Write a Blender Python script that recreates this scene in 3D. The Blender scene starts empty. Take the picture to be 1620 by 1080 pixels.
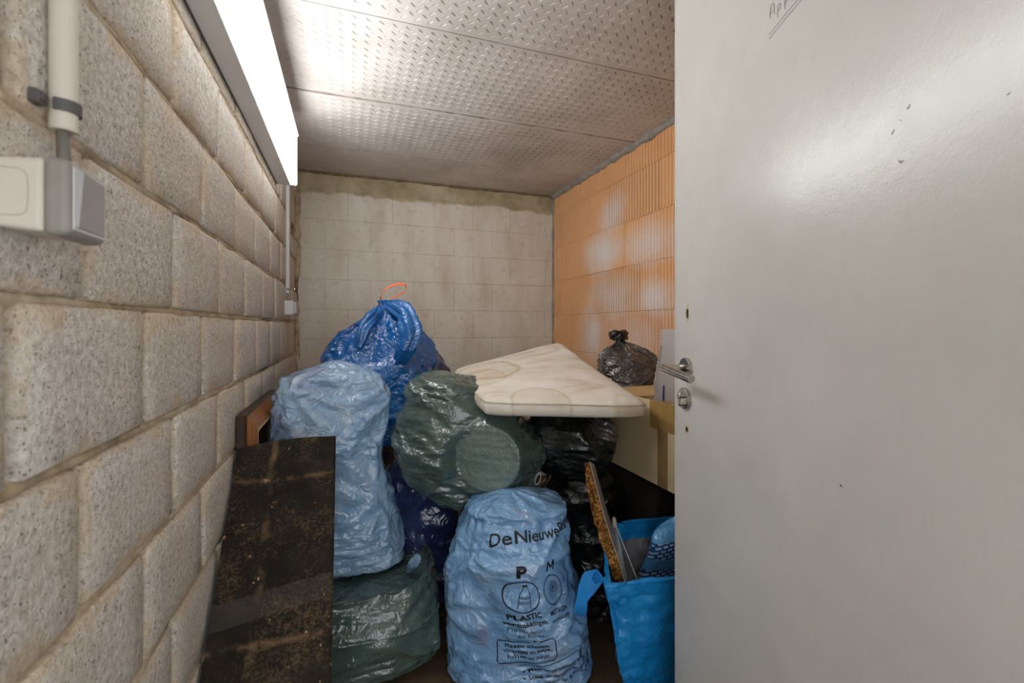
import bpy, bmesh, math, random
import numpy as np
from mathutils import Vector, Matrix, noise as mnoise
from mathutils.bvhtree import BVHTree

S = bpy.context.scene
COL = S.collection
random.seed(7)
RNG = np.random.default_rng(11)

# ------------------------------------------------------------------ camera, world, exposure
CAM_Z = 1.17
cd = bpy.data.cameras.new('camera')
cam = bpy.data.objects.new('camera', cd)
COL.objects.link(cam)
cam.location = (0, 0, CAM_Z)
cam.rotation_euler = (math.pi / 2, 0, -math.atan2(258, 725))
cd.sensor_fit = 'HORIZONTAL'
cd.sensor_width = 36
cd.lens = 36 * 725 / 1620
cd.shift_y = -23 / 1620
cd.clip_start = 0.02
cd.dof.use_dof = True
cd.dof.focus_distance = 1.75
cd.dof.aperture_fstop = 4.5
S.camera = cam

W = bpy.data.worlds.new('doorway_fill')  # even world light added as front fill through the doorway
S.world = W
W.use_nodes = True
W.node_tree.nodes['Background'].inputs[0].default_value = (0.93, 0.97, 1.0, 1)
W.node_tree.nodes['Background'].inputs[1].default_value = 2.1
LAMP_STRENGTH = 9.0

S.view_settings.view_transform = 'Standard'
S.view_settings.look = 'None'
S.view_settings.gamma = 1
S.view_settings.use_curve_mapping = False
S.view_settings.exposure = 0.36
S.cycles.max_bounces = 10
S.cycles.diffuse_bounces = 6
S.cycles.use_denoising = True


# ------------------------------------------------------------------ helpers
def lin(h):
    h = h.lstrip('#')
    o = []
    for i in (0, 2, 4):
        v = int(h[i:i + 2], 16) / 255
        o.append(v / 12.92 if v <= 0.04045 else ((v + 0.055) / 1.055) ** 2.4)
    return (o[0], o[1], o[2], 1)


class M:
    """small node graph builder"""
    def __init__(s, name, rough=0.6, color='#888888', spec=0.5, metal=0.0):
        s.m = bpy.data.materials.new(name)
        s.m.use_nodes = True
        s.t = s.m.node_tree
        s.b = s.t.nodes['Principled BSDF']
        s.b.inputs['Roughness'].default_value = rough
        s.b.inputs['Base Color'].default_value = lin(color)
        s.b.inputs['Specular IOR Level'].default_value = spec
        s.b.inputs['Metallic'].default_value = metal
        s.co = None

    def n(s, typ, **kw):
        nd = s.t.nodes.new(typ)
        for k, v in kw.items():
            setattr(nd, k, v)
        return nd

    def link(s, a, b):
        s.t.links.new(a, b)

    def coord(s, which='Object', scale=(1, 1, 1), loc=(0, 0, 0), rot=(0, 0, 0)):
        tc = s.n('ShaderNodeTexCoord')
        mp = s.n('ShaderNodeMapping')
        mp.inputs['Scale'].default_value = scale
        mp.inputs['Location'].default_value = loc
        mp.inputs['Rotation'].default_value = rot
        s.link(tc.outputs[which], mp.inputs['Vector'])
        return mp.outputs[0]

    def geo_pos(s):
        return s.n('ShaderNodeNewGeometry').outputs['Position']

    def noise(s, vec, scale=5, detail=4, rough=0.55, dist=0.0):
        nd = s.n('ShaderNodeTexNoise')
        nd.inputs['Scale'].default_value = scale
        nd.inputs['Detail'].default_value = detail
        nd.inputs['Roughness'].default_value = rough
        nd.inputs['Distortion'].default_value = dist
        if vec is not None:
            s.link(vec, nd.inputs['Vector'])
        return nd.outputs['Fac']

    def vor(s, vec, scale=5, feature='F1', out='Distance', rand=1.0):
        nd = s.n('ShaderNodeTexVoronoi', feature=feature)
        nd.inputs['Scale'].default_value = scale
        nd.inputs['Randomness'].default_value = rand
        if vec is not None:
            s.link(vec, nd.inputs['Vector'])
        return nd.outputs[out]

    def ramp(s, fac, stops, interp='LINEAR'):
        nd = s.n('ShaderNodeValToRGB')
        cr = nd.color_ramp
        cr.interpolation = interp
        while len(cr.elements) > 1:
            cr.elements.remove(cr.elements[-1])
        for i, (p, c) in enumerate(stops):
            e = cr.elements[0] if i == 0 else cr.elements.new(p)
            e.position = p
            e.color = lin(c) if isinstance(c, str) else (c, c, c, 1)
        s.link(fac, nd.inputs[0])
        return nd.outputs[0]

    def mix(s, fac, a, b, blend='MIX'):
        nd = s.n('ShaderNodeMix', data_type='RGBA', blend_type=blend)
        for sock, v in ((nd.inputs['Factor'], fac), (nd.inputs[6], a), (nd.inputs[7], b)):
            if isinstance(v, str):
                sock.default_value = lin(v)
            elif isinstance(v, (int, float)):
                sock.default_value = v if sock.type == 'VALUE' else (v, v, v, 1)
            else:
                s.link(v, sock)
        return nd.outputs[2]

    def math(s, op, a, b=0.0):
        nd = s.n('ShaderNodeMath', operation=op)
        for sock, v in ((nd.inputs[0], a), (nd.inputs[1], b)):
            if isinstance(v, (int, float)):
                sock.default_value = v
            else:
                s.link(v, sock)
        return nd.outputs[0]

    def sep(s, vec):
        nd = s.n('ShaderNodeSeparateXYZ')
        s.link(vec, nd.inputs[0])
        return nd.outputs

    def mr(s, v, a, b, c=0.0, d=1.0):
        nd = s.n('ShaderNodeMapRange')
        s.link(v, nd.inputs[0])
        for i, x in enumerate((a, b, c, d)):
            nd.inputs[i + 1].default_value = x
        return nd.outputs[0]

    def color(s, c):
        s.link(c, s.b.inputs['Base Color'])

    def rough(s, c):
        s.link(c, s.b.inputs['Roughness'])

    def bump(s, h, strength=0.3, dist=0.002, prev=None):
        nd = s.n('ShaderNodeBump')
        nd.inputs['Strength'].default_value = strength
        nd.inputs['Distance'].default_value = dist
        s.link(h, nd.inputs['Height'])
        if prev is not None:
            s.link(prev, nd.inputs['Normal'])
        s.link(nd.outputs[0], s.b.inputs['Normal'])
        return nd.outputs[0]


def mesh_data(name, V, F, mat=None, smooth=False):
    me = bpy.data.meshes.new(name)
    me.from_pydata([tuple(map(float, v)) for v in V], [], [tuple(map(int, f)) for f in F])
    if mat is not None:
        me.materials.append(mat.m if isinstance(mat, M) else mat)
    if smooth:
        me.polygons.foreach_set('use_smooth', [True] * len(me.polygons))
    me.update()
    return me


def add(name, V, F, mat, parent=None, smooth=False, origin=None):
    """V in world coordinates; origin: where the object's own origin goes"""
    V = np.asarray(V, float)
    base = np.array(parent['_o'] if parent is not None and '_o' in parent else (0, 0, 0), float)
    o = np.array(origin, float) if origin is not None else base
    me = mesh_data(name, V - o, F, mat, smooth)
    ob = bpy.data.objects.new(name, me)
    COL.objects.link(ob)
    if parent is not None:
        ob.parent = parent
    ob.location = tuple(o - base)
    ob['_o'] = [float(x) for x in o]
    return ob


def thing(name, label, cat, loc, group=None):
    o = bpy.data.objects.new(name, None)
    o.empty_display_size = 0.05
    COL.objects.link(o)
    o.location = loc
    o['_o'] = [float(x) for x in loc]
    tag(o, label, cat, group)
    return o


def tag(o, label, cat, group=None):
    o['label'] = label
    o['category'] = cat
    if group:
        o['group'] = group
    return o


def structure(o):
    o['kind'] = 'structure'
    return o


def bm_out(bm):
    bm.verts.index_update()
    V = [tuple(v.co) for v in bm.verts]
    F = [[v.index for v in f.verts] for f in bm.faces]
    bm.free()
    return V, F


def box(lo, hi, bevel=0.0, seg=1):
    bm = bmesh.new()
    bmesh.ops.create_cube(bm, size=1)
    lo, hi = np.array(lo, float), np.array(hi, float)
    for v in bm.verts:
        v.co = Vector((lo + hi) / 2 + np.array(v.co) * (hi - lo))
    if bevel:
        bmesh.ops.bevel(bm, geom=bm.edges[:], offset=bevel, segments=seg, affect='EDGES', profile=0.5)
    return bm_out(bm)


def join(*vf):
    V, F = [], []
    for v, f in vf:
        k = len(V)
        V += [tuple(p) for p in v]
        F += [[i + k for i in q] for q in f]
    return V, F


def hexa(c8, bevel=0.0, seg=1, cuts=0):
    """8 corners: bottom 4 (ring) then top 4 (ring)"""
    bm = bmesh.new()
    vs = [bm.verts.new(c) for c in c8]
    for q in ((3, 2, 1, 0), (4, 5, 6, 7), (0, 1, 5, 4), (1, 2, 6, 5), (2, 3, 7, 6), (3, 0, 4, 7)):
        bm.faces.new([vs[i] for i in q])
    bmesh.ops.recalc_face_normals(bm, faces=bm.faces[:])
    if bevel:
        bmesh.ops.bevel(bm, geom=bm.edges[:], offset=bevel, segments=seg, affect='EDGES', profile=0.5)
    if cuts:
        bmesh.ops.subdivide_edges(bm, edges=bm.edges[:], cuts=cuts, use_grid_fill=True)
    return bm_out(bm)


def tube(path, r, n=10, cap=True):
    """round tube along a polyline (list of points), r number or list"""
    P = np.array(path, float)
    k = len(P)
    R = np.full(k, r) if np.isscalar(r) else np.array(r, float)
    T = np.gradient(P, axis=0)
    T /= np.linalg.norm(T, axis=1)[:, None] + 1e-12
    up = np.array([0, 0, 1.0]) if abs(T[0][2]) < 0.9 else np.array([1.0, 0, 0])
    V = []
    a = np.cross(up, T[0]); a /= np.linalg.norm(a)
    for i in range(k):
        a = a - T[i] * (a @ T[i]); a /= np.linalg.norm(a)
        b = np.cross(T[i], a)
        for j in range(n):
            t = 2 * math.pi * j / n
            V.append(P[i] + R[i] * (math.cos(t) * a + math.sin(t) * b))
    F = []
    for i in range(k - 1):
        for j in range(n):
            F.append([i * n + j, i * n + (j + 1) % n, (i + 1) * n + (j + 1) % n, (i + 1) * n + j])
    if cap:
        F.append(list(range(n))[::-1])
        F.append([(k - 1) * n + j for j in range(n)])
    return V, F


def lathe(p0, axis, prof, n=28):
    """profile [(h, r)] spun about axis from p0"""
    p0 = np.array(p0, float); ax = np.array(axis, float); ax /= np.linalg.norm(ax)
    up = np.array([0, 0, 1.0]) if abs(ax[2]) < 0.9 else np.array([1.0, 0, 0])
    a = np.cross(up, ax); a /= np.linalg.norm(a); b = np.cross(ax, a)
    V, F = [], []
    for h, r in prof:
        for j in range(n):
            t = 2 * math.pi * j / n
            V.append(p0 + ax * h + max(r, 1e-4) * (math.cos(t) * a + math.sin(t) * b))
    for i in range(len(prof) - 1):
        for j in range(n):
            F.append([i * n + j, i * n + (j + 1) % n, (i + 1) * n + (j + 1) % n, (i + 1) * n + j])
    F.append(list(range(n))[::-1])
    F.append([(len(prof) - 1) * n + j for j in range(n)])
    return V, F


def ribbon(path, w_dir, width, thick, nrm=None):
    """flat strap along path; w_dir: width direction(s)"""
    P = np.array(path, float)
    k = len(P)
    Wd = np.array(w_dir, float)
    if Wd.ndim == 1:
        Wd = np.tile(Wd, (k, 1))
    Wd = Wd / np.linalg.norm(Wd, axis=1)[:, None]
    T = np.gradient(P, axis=0); T /= np.linalg.norm(T, axis=1)[:, None] + 1e-12
    N = np.cross(T, Wd); N /= np.linalg.norm(N, axis=1)[:, None] + 1e-12
    V, F = [], []
    for i in range(k):
        for a, b in ((-1, -1), (1, -1), (1, 1), (-1, 1)):
            V.append(P[i] + Wd[i] * a * width / 2 + N[i] * b * thick / 2)
    for i in range(k - 1):
        for j in range(4):
            F.append([4 * i + j, 4 * i + (j + 1) % 4, 4 * i + 4 + (j + 1) % 4, 4 * i + 4 + j])
    F.append([3, 2, 1, 0]); F.append([4 * k - 4, 4 * k - 3, 4 * k - 2, 4 * k - 1])
    return V, F


def catmull(keys, t):
    """keys: rows (t, values...) -> values at t (array), smooth monotone-ish"""
    K = np.array(keys, float)
    x, Y = K[:, 0], K[:, 1:]
    d = np.diff(Y, axis=0) / np.diff(x)[:, None]
    m = np.zeros_like(Y)
    m[1:-1] = np.where(d[:-1] * d[1:] > 0, 2 * d[:-1] * d[1:] / (d[:-1] + d[1:] + 1e-12), 0)
    m[0], m[-1] = d[0], d[-1]
    i = np.clip(np.searchsorted(x, t, side='right') - 1, 0, len(x) - 2)
    h = (x[i + 1] - x[i])
    s = ((t - x[i]) / h)
    h = h[..., None]; s = s[..., None]
    return ((2 * s**3 - 3 * s**2 + 1) * Y[i] + (s**3 - 2 * s**2 + s) * h * m[i]
            + (-2 * s**3 + 3 * s**2) * Y[i + 1] + (s**3 - s**2) * h * m[i + 1])


# vectorised gradient noise
_perm = np.random.default_rng(3).permutation(256)
_perm = np.concatenate([_perm, _perm, _perm])
_g = np.random.default_rng(4).normal(size=(256, 3)); _g /= np.linalg.norm(_g, axis=1)[:, None]


def pn(P, scale=1.0, seed=0.0):
    Q = np.asarray(P) * scale + np.array([seed * 13.7, seed * 7.3, seed * 3.1])
    I = np.floor(Q).astype(int); f = Q - I; I &= 255
    u = f * f * f * (f * (f * 6 - 15) + 10)
    def h(dx, dy, dz):
        k = _perm[_perm[_perm[(I[..., 0] + dx) & 255] + ((I[..., 1] + dy) & 255)] + ((I[..., 2] + dz) & 255)] & 255
        return (_g[k] * (f - np.array([dx, dy, dz]))).sum(-1)
    x = u[..., 0]; y = u[..., 1]; z = u[..., 2]
    a = h(0, 0, 0) * (1 - x) + h(1, 0, 0) * x
    b = h(0, 1, 0) * (1 - x) + h(1, 1, 0) * x
    c = h(0, 0, 1) * (1 - x) + h(1, 0, 1) * x
    d = h(0, 1, 1) * (1 - x) + h(1, 1, 1) * x
    return (a * (1 - y) + b * y) * (1 - z) + (c * (1 - y) + d * y) * z


# ------------------------------------------------------------------ plastic film solver
def hexgrid(a, b, closed):
    j, i = np.meshgrid(np.arange(a), np.arange(b))
    sh = 0.5 * (i % 2)
    if closed:
        U = ((j + sh) / a) % 1.0
    else:
        U = np.clip((j + sh * ((j > 0) & (j < a - 1))) / (a - 1), 0, 1)
    return U, i / (b - 1)


def hex_faces(nv, nu, closed=True, flip=False):
    F = []
    m = nu if closed else nu - 1
    for i in range(nv - 1):
        for j in range(m):
            p, q = i * nu + j, i * nu + (j + 1) % nu
            r, s = (i + 1) * nu + j, (i + 1) * nu + (j + 1) % nu
            F += [(p, q, r), (q, s, r)] if i % 2 == 0 else [(p, s, r), (p, q, s)]
    return [f[::-1] for f in F] if flip else F


def row_roll(X, par, k):
    """roll only the rows of one parity"""
    Y = X.copy()
    Y[par::2] = np.roll(X[par::2], k, 1)
    return Y


def grid_normals(B, closed):
    if closed:
        du = np.roll(B, -1, 1) - np.roll(B, 1, 1)
    else:
        du = np.gradient(B, axis=1)
    dv = np.gradient(B, axis=0)
    n = np.cross(du, dv)
    l = np.linalg.norm(n, axis=2, keepdims=True)
    return n / np.maximum(l, 1e-9)


def sample_rows(A, U, V, closed):
    b, a = A.shape[:2]
    r = V * (b - 1); i0 = np.minimum(r.astype(int), b - 2); t = (r - i0)[..., None]
    out = 0
    for k, w in ((0, 1 - t), (1, t)):
        i = i0 + k
        if closed:
            c = U * a - 0.5 * (i % 2)
            f = np.floor(c); s = (c - f)[..., None]
            j0 = f.astype(int) % a; j1 = (j0 + 1) % a
        else:
            c = np.clip(U * (a - 1) - 0.5 * (i % 2), 0, a - 1.001)
            j0 = c.astype(int); s = (c - j0)[..., None]; j1 = j0 + 1
        out = out + w * (A[i, j0] * (1 - s) + A[i, j1] * s)
    return out


def star_creases(P, N, seed, n, depth, amp, R=.16, spokes=(5, 9), pts=None):
    """film stretched over points of the contents: tents that sag between the
    points, with fan folds running out from each point"""
    r = np.random.default_rng(seed)
    F = P.reshape(-1, 3); NF = N.reshape(-1, 3)
    idx = []
    tries = r.permutation(len(F))
    for i in tries[:4000]:
        if len(idx) >= n:
            break
        if all(np.linalg.norm(F[i] - F[k]) > R * .75 for k in idx):
            idx.append(i)
    C = F[idx]; CN = NF[idx]
    d = np.linalg.norm(F[:, None, :] - C[None], axis=2)
    o = np.argsort(d, axis=1)[:, :2]
    k0 = o[:, 0]
    d1 = np.take_along_axis(d, o[:, :1], 1)[:, 0]; d2 = np.take_along_axis(d, o[:, 1:2], 1)[:, 0]
    h = -depth * np.minimum(d1 / R, 1.4) ** .75
    ax = np.cross(CN, r.normal(size=CN.shape)); ax /= np.linalg.norm(ax, axis=1)[:, None] + 1e-9
    bx = np.cross(CN, ax)
    q = F - C[k0]
    x = (q * ax[k0]).sum(1); y = (q * bx[k0]).sum(1)
    warp = pn(F, 9, seed + .3) * 1.1
    th = np.arctan2(y, x) + warp * np.minimum(d1 / R, 1) * .8
    K = r.integers(spokes[0], spokes[1] + 1, len(C))[k0]; ph = r.uniform(0, 6.28, len(C))[k0]
    s = (1 - np.abs(np.sin(th * K / 2 + ph))) ** 1.3
    s2 = (1 - np.abs(np.sin(th * K * 1.0 + ph * 2 + 1))) ** 1.5
    g = np.clip(d1 / .025, 0, 1) * np.clip((d2 - d1) / .05, 0, 1) ** .7 * np.exp(-(d1 / (R * .8)) ** 2)
    keep = (pn(F, 6, seed + .8) > -.12)
    h += amp * g * (s * 1.0 + .5 * s2 - .45) * (.35 + .65 * keep)
    return h.reshape(P.shape[:2])


def ridged(P, scale, seed, warp=.02, wscale=6):
    Q = P + warp * np.stack([pn(P, wscale, seed + .1), pn(P, wscale, seed + .4), pn(P, wscale, seed + .7)], -1)
    v = pn(Q * np.array(scale), 1.0, seed)
    return 1 - np.minimum(1, np.abs(v) * 2.6)


def film(shape, nu, nv, eu=0.05, ev=0.05, din=0.03, dout=0.008, seed=1, amp=0.0,
         levels=3, iters=(14, 10, 7), closed=True, bend=0.0015, pin_ends=True, limit=None,
         stars=None, folds=(), fine=.0004):
    """Crumples a film of surplus length over the given surface: creases are seeded, then a
    stretch-limited relaxation, coarse to fine, keeps the film within a shell of -din..dout."""
    off = None
    for L in range(levels):
        k = 2 ** (levels - 1 - L)
        a, b = nu // k, nv // k
        U, Vv = hexgrid(a, b, closed)
        B = shape(U, Vv)
        N = grid_normals(B, closed)
        EU = np.broadcast_to(1 + eu, U.shape); EV = np.broadcast_to(1 + ev, U.shape)
        ln = lambda d: np.linalg.norm(d, axis=2)
        RL = np.roll
        def diag(X):
            # the two lower-to-upper neighbours of each vertex
            up = X[1:]
            base = X[:-1]
            lo, hi = up.copy(), up.copy()
            lo[0::2] = RL(up[0::2], 1, 1)       # even rows: left upper neighbour is j-1
            hi[1::2] = RL(up[1::2], -1, 1)      # odd rows: right upper neighbour is j+1
            return lo - base, hi - base
        def scatter(C, c1, c2):
            C[:-1] += c1 + c2
            t1, t2 = c1.copy(), c2.copy()
            t1[0::2] = RL(c1[0::2], -1, 1)
            t2[1::2] = RL(c2[1::2], 1, 1)
            C[1:] -= t1 + t2
        Lu = ln(RL(B, -1, 1) - B) * EU
        q1, q2 = diag(B)
        ed = (.25 * EU + .75 * EV)[1:]
        L1, L2 = ln(q1) * ed, ln(q2) * ed
        sp = np.median(Lu)
        w = np.ones((b, a, 1))
        wd1 = np.ones((b - 1, a, 1)); wd2 = np.ones((b - 1, a, 1))
        if not closed:
            w[:, -1] = 0; wd1[0::2, 0] = 0; wd2[1::2, -1] = 0
        if off is None:
            h = pn(B, 11, seed) * amp
            if stars:
                h = h + star_creases(B, N, seed, *stars[:5]) * (np.clip(np.minimum(Vv, 1 - Vv) / .13, 0, 1) if closed else 1)
            X = B + N * h[..., None]
            for sc, am in folds:
                X = X + N * (am * (ridged(B, sc, seed + 2) - .5))[..., None]
        else:
            X = B + sample_rows(off, U, Vv, closed)
            if L == 1 and stars:
                X = X + N * (star_creases(B, N, seed + 50, int(stars[0] * 1.6), 0.0, stars[2] * (stars[5] if len(stars) > 5 else .5), (stars[3] if len(stars) > 3 else .16) * .6, (7, 13)))[..., None]
            if L >= 1:
                for sc, am in folds:
                    f = 1.9 ** L
                    X = X + N * (am * .5 / f ** .7 * (ridged(B, [s * f for s in sc], seed + 2 + L) - .5))[..., None]
            if L == levels - 1 and fine:
                X = X + N * (fine * (ridged(B, (26, 26, 26), seed + 7, .03, 9) ** 3 - .3))[..., None]
        for it in range(iters[L]):
            C = np.zeros_like(X)
            def con(D, L0, kw):
                l = np.linalg.norm(D, axis=2)
                q = 1 - L0 / np.maximum(l, 1e-7)
                q = np.where(q > 0, q, np.maximum(q, -1.0) * 0.5) * kw
                return D * q[..., None]
            c = con(RL(X, -1, 1) - X, Lu, 0.2) * w
            C += c; C -= RL(c, 1, 1)
            d1, d2 = diag(X)
            scatter(C, con(d1, L1, .2) * wd1, con(d2, L2, .2) * wd2)
            lap = np.zeros_like(X)
            if closed:
                lap += RL(X, 1, 1) + RL(X, -1, 1) - 2 * X
            else:
                lap[:, 1:-1] += X[:, 2:] + X[:, :-2] - 2 * X[:, 1:-1]
            lap[1:-1] += .5 * (d1[1:] + d2[1:])
            t1, t2 = d1.copy(), d2.copy()
            t1[0::2] = RL(d1[0::2], -1, 1); t2[1::2] = RL(d2[1::2], 1, 1)
            lap[1:-1] -= .5 * (t1 + t2)[:-1]
            X = X + C + lap * bend
            O = X - B
            h = (O * N).sum(2)
            hc = np.clip(h, -din, dout)
            tang = O - N * h[..., None]
            tl = np.linalg.norm(tang, axis=2, keepdims=True)
            tang = tang * np.minimum(1, 0.03 / np.maximum(tl, 1e-9))
            O = tang + N * (h + 0.5 * (hc - h))[..., None]
            if pin_ends:
                O[0] *= 0.5; O[-1] *= 0.5
            X = B + O
            if limit is not None:
                X = limit(X)
        off = X - B
    return X


def push_out(X, others, gap=0.004, most=0.07):
    """keeps a film outside of finished bodies (list of BVH trees)"""
    sh = X.shape
    P = X.reshape(-1, 3).copy()
    mv = np.zeros(len(P))
    for bvh, lo, hi in others:
        m = np.where(((P > lo - 0.01) & (P < hi + 0.01)).all(1))[0]
        for i in m:
            r = bvh.find_nearest(Vector(P[i]), most)
            if r[0] is None:
                continue
            s = (Vector(P[i]) - r[0]).dot(r[1])
            if s < gap * .5:
                P[i] = np.array(r[0] + r[1] * gap)
                mv[i] = 1
    P = P.reshape(sh)
    w = mv.reshape(sh[:2])
    for _ in range(4):      # ease the dents
        w = np.maximum(w, .7 * np.maximum(np.roll(w, 1, 1), np.roll(w, -1, 1)))
        A = P.copy()
        A[1:-1] = (P[1:-1] * 2 + P[2:] + P[:-2] + np.roll(P, 1, 1)[1:-1] + np.roll(P, -1, 1)[1:-1]) / 6
        P = P + (A - P) * (w * .6)[..., None]
    return P


def grid_faces(nv, nu, closed=True):
    F = []
    m = nu if closed else nu - 1
    for i in range(nv - 1):
        for j in range(m):
            F.append((i * nu + j, i * nu + (j + 1) % nu, (i + 1) * nu + (j + 1) % nu, (i + 1) * nu + j))
    return F


def bag_faces(X, cap_top=True, cap_bottom=True):
    nv, nu = X.shape[:2]
    F = hex_faces(nv, nu)
    if cap_bottom:
        F.append(tuple(range(nu))[::-1])
    if cap_top:
        F.append(tuple((nv - 1) * nu + j for j in range(nu)))
    return F


BODIES = {}


def body(name, X):
    V = X.reshape(-1, 3)
    F = bag_faces(X)
    bvh = BVHTree.FromPolygons([tuple(v) for v in V], F)
    BODIES[name] = (bvh, V.min(0), V.max(0))


def lathe_shape(keys, rot=0.0, lump=0.02, lseed=1, lscale=5.5, R=None, pivot=None, pleat=None, lump2=0.0):
    """keys: (t, cx, cy, z, a, b, n) rows; closed surface grid shape"""
    cr, sr = math.cos(rot), math.sin(rot)

    def f(U, V):
        q = catmull(keys, V)
        cx, cy, z, a, b, n = [q[..., i] for i in range(6)]
        th = U * 2 * math.pi
        co, si = np.cos(th), np.sin(th)
        e = 2 / np.maximum(n, 1.2)
        x = a * np.sign(co) * np.abs(co) ** e
        y = b * np.sign(si) * np.abs(si) ** e
        if pleat is not None:
            k = pleat(U, V)
            x = x * k; y = y * k
        P = np.stack([cx + x * cr - y * sr, cy + x * sr + y * cr, z], -1)
        ctr = np.stack([cx, cy, z], -1)
        D = P - ctr
        l = np.linalg.norm(D, axis=-1, keepdims=True)
        fade = np.minimum(1, l / 0.1)
        g = pn(P, lscale, lseed) * lump * 2
        if lump2:
            g = g + np.abs(pn(P, lscale * 2.1, lseed + 3)) * lump2 * 2
        P = P + D / np.maximum(l, 1e-6) * fade * g[..., None]
        P[..., 2] += pn(P, lscale * 0.8, lseed + 9) * lump * (1 - fade[..., 0])
        if R is not None:
            pv = np.array(pivot)
            P = (P - pv) @ R.T + pv
        return P
    return f


def rotm(axis, deg):
    return np.array(Matrix.Rotation(math.radians(deg), 3, Vector(axis)))


# ------------------------------------------------------------------ materials
def plastic(name, c_main, c_dark, c_light, rough=0.28, spots=None, trans=0.0, crinkle=0.35, stretch=(1, 1, 1), spec=0.5, coat=0.8):
    m = M(name, rough=rough, spec=spec)
    v = m.coord('Object')
    v2 = m.coord('Object', scale=stretch)
    nz = m.noise(v, 5, 4, 0.6, 0.4)
    c = m.ramp(nz, [(0.3, c_dark), (0.52, c_main), (0.75, c_light)])
    if spots:
        for i, (sc, col, lo, hi, amt) in enumerate(spots):
            vv = m.coord('Object', loc=(i * 3.7 + 1.3, i * 1.9, i * 0.7))
            f = m.ramp(m.noise(vv, sc, 2, 0.5, 0.6), [(lo, 0.0), (hi, amt)])
            c = m.mix(f, c, col)
    m.color(c)
    m.b.inputs['Coat Weight'].default_value = coat
    m.b.inputs['Coat Roughness'].default_value = .14
    # fine film crinkle: sharp little ridges at two sizes
    def ridge(sc, dist, pw):
        w = m.noise(v2, sc, 2, 0.5, dist)
        w = m.math('SUBTRACT', 1.0, m.math('MULTIPLY', m.math('ABSOLUTE', m.math('SUBTRACT', w, 0.5)), 4.5))
        return m.math('POWER', m.math('MAXIMUM', w, 0.0), pw)
    patch = m.ramp(m.noise(v, 6, 2), [(.42, 0.15), (.62, 1.0)])
    h = m.math('ADD', ridge(13, 1.3, 2.2), m.math('MULTIPLY', m.math('MULTIPLY', ridge(34, 1.6, 2.0), .42), patch))
    nb = m.bump(h, crinkle, 0.011)
    m.link(nb, m.b.inputs['Coat Normal'])
    m.rough(m.mr(m.noise(v, 40, 2), 0.3, 0.7, rough - 0.12, rough - 0.02))
    if trans:
        tr = m.n('ShaderNodeBsdfTranslucent')
        m.link(c, tr.inputs['Color'])
        mx = m.n('ShaderNodeMixShader')
        mx.inputs[0].default_value = trans
        m.link(m.b.outputs[0], mx.inputs[1]); m.link(tr.outputs[0], mx.inputs[2])
        m.link(mx.outputs[0], m.t.nodes['Material Output'].inputs['Surface'])
    return m


def mat_block():
    m = M('concrete_block', rough=0.95, spec=0.2)
    p = m.geo_pos()
    gen = m.coord('Generated')
    big = m.noise(p, 3.2, 4, 0.6)
    mid = m.noise(p, 105, 4, 0.7)
    vor = m.vor(p, 190)
    c = m.ramp(mid, [(0.3, '#a8a096'), (0.5, '#d1cac1'), (0.68, '#e8e3dc')])
    c = m.mix(m.ramp(big, [(0.35, 0.0), (0.75, 0.4)]), c, '#c8b79d')
    # pores: small dark pits
    pit = m.noise(p, 210, 2, 0.6)
    pf = m.ramp(pit, [(0.60, 0.0), (0.70, 1.0)])
    c = m.mix(m.math('MULTIPLY', pf, 0.72), c, '#4c3f33')
    pit2 = m.ramp(m.noise(p, 85, 2, 0.5), [(0.67, 0.0), (0.73, 1.0)])
    c = m.mix(m.math('MULTIPLY', pit2, 0.4), c, '#6b5d4e')
    # mortar smeared over the edges of each block
    s = m.sep(gen)
    ey = m.math('MINIMUM', s[1], m.math('SUBTRACT', 1.0, s[1]))
    ez = m.math('MINIMUM', s[2], m.math('SUBTRACT', 1.0, s[2]))
    e = m.math('MINIMUM', m.math('MULTIPLY', ey, 1.6), ez)
    sm = m.noise(p, 9, 4, 0.6)
    ef = m.mr(m.math('SUBTRACT', e, m.math('MULTIPLY', m.math('SUBTRACT', sm, 0.46), 0.75)), -0.02, 0.06, 1.0, 0.0)
    c = m.mix(m.math('MULTIPLY', ef, 0.8), c, m.ramp(mid, [(0.3, '#b9a488'), (0.7, '#dccdb4')]))
    m.color(c)
    h = m.math('SUBTRACT', m.math('ADD', m.math('MULTIPLY', mid, 0.6), m.math('MULTIPLY', vor, 0.3)),
               m.math('ADD', m.math('MULTIPLY', pf, 0.5), m.math('MULTIPLY', pit2, 0.5)))
    m.bump(h, 0.95, 0.0035)
    return m


def mat_mortar():
    m = M('sand_mortar', rough=0.95, spec=0.15)
    p = m.geo_pos()
    c = m.ramp(m.noise(p, 14, 5, 0.65), [(0.25, '#8f7d65'), (0.45, '#bba98d'), (0.7, '#d9ccb6')])
    c = m.mix(m.ramp(m.noise(p, 5, 3), [(0.5, 0.0), (0.68, 0.75)]), c, '#54452f')
    m.color(c)
    m.bump(m.noise(p, 120, 4, 0.7), 0.7, 0.004)
    return m


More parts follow.
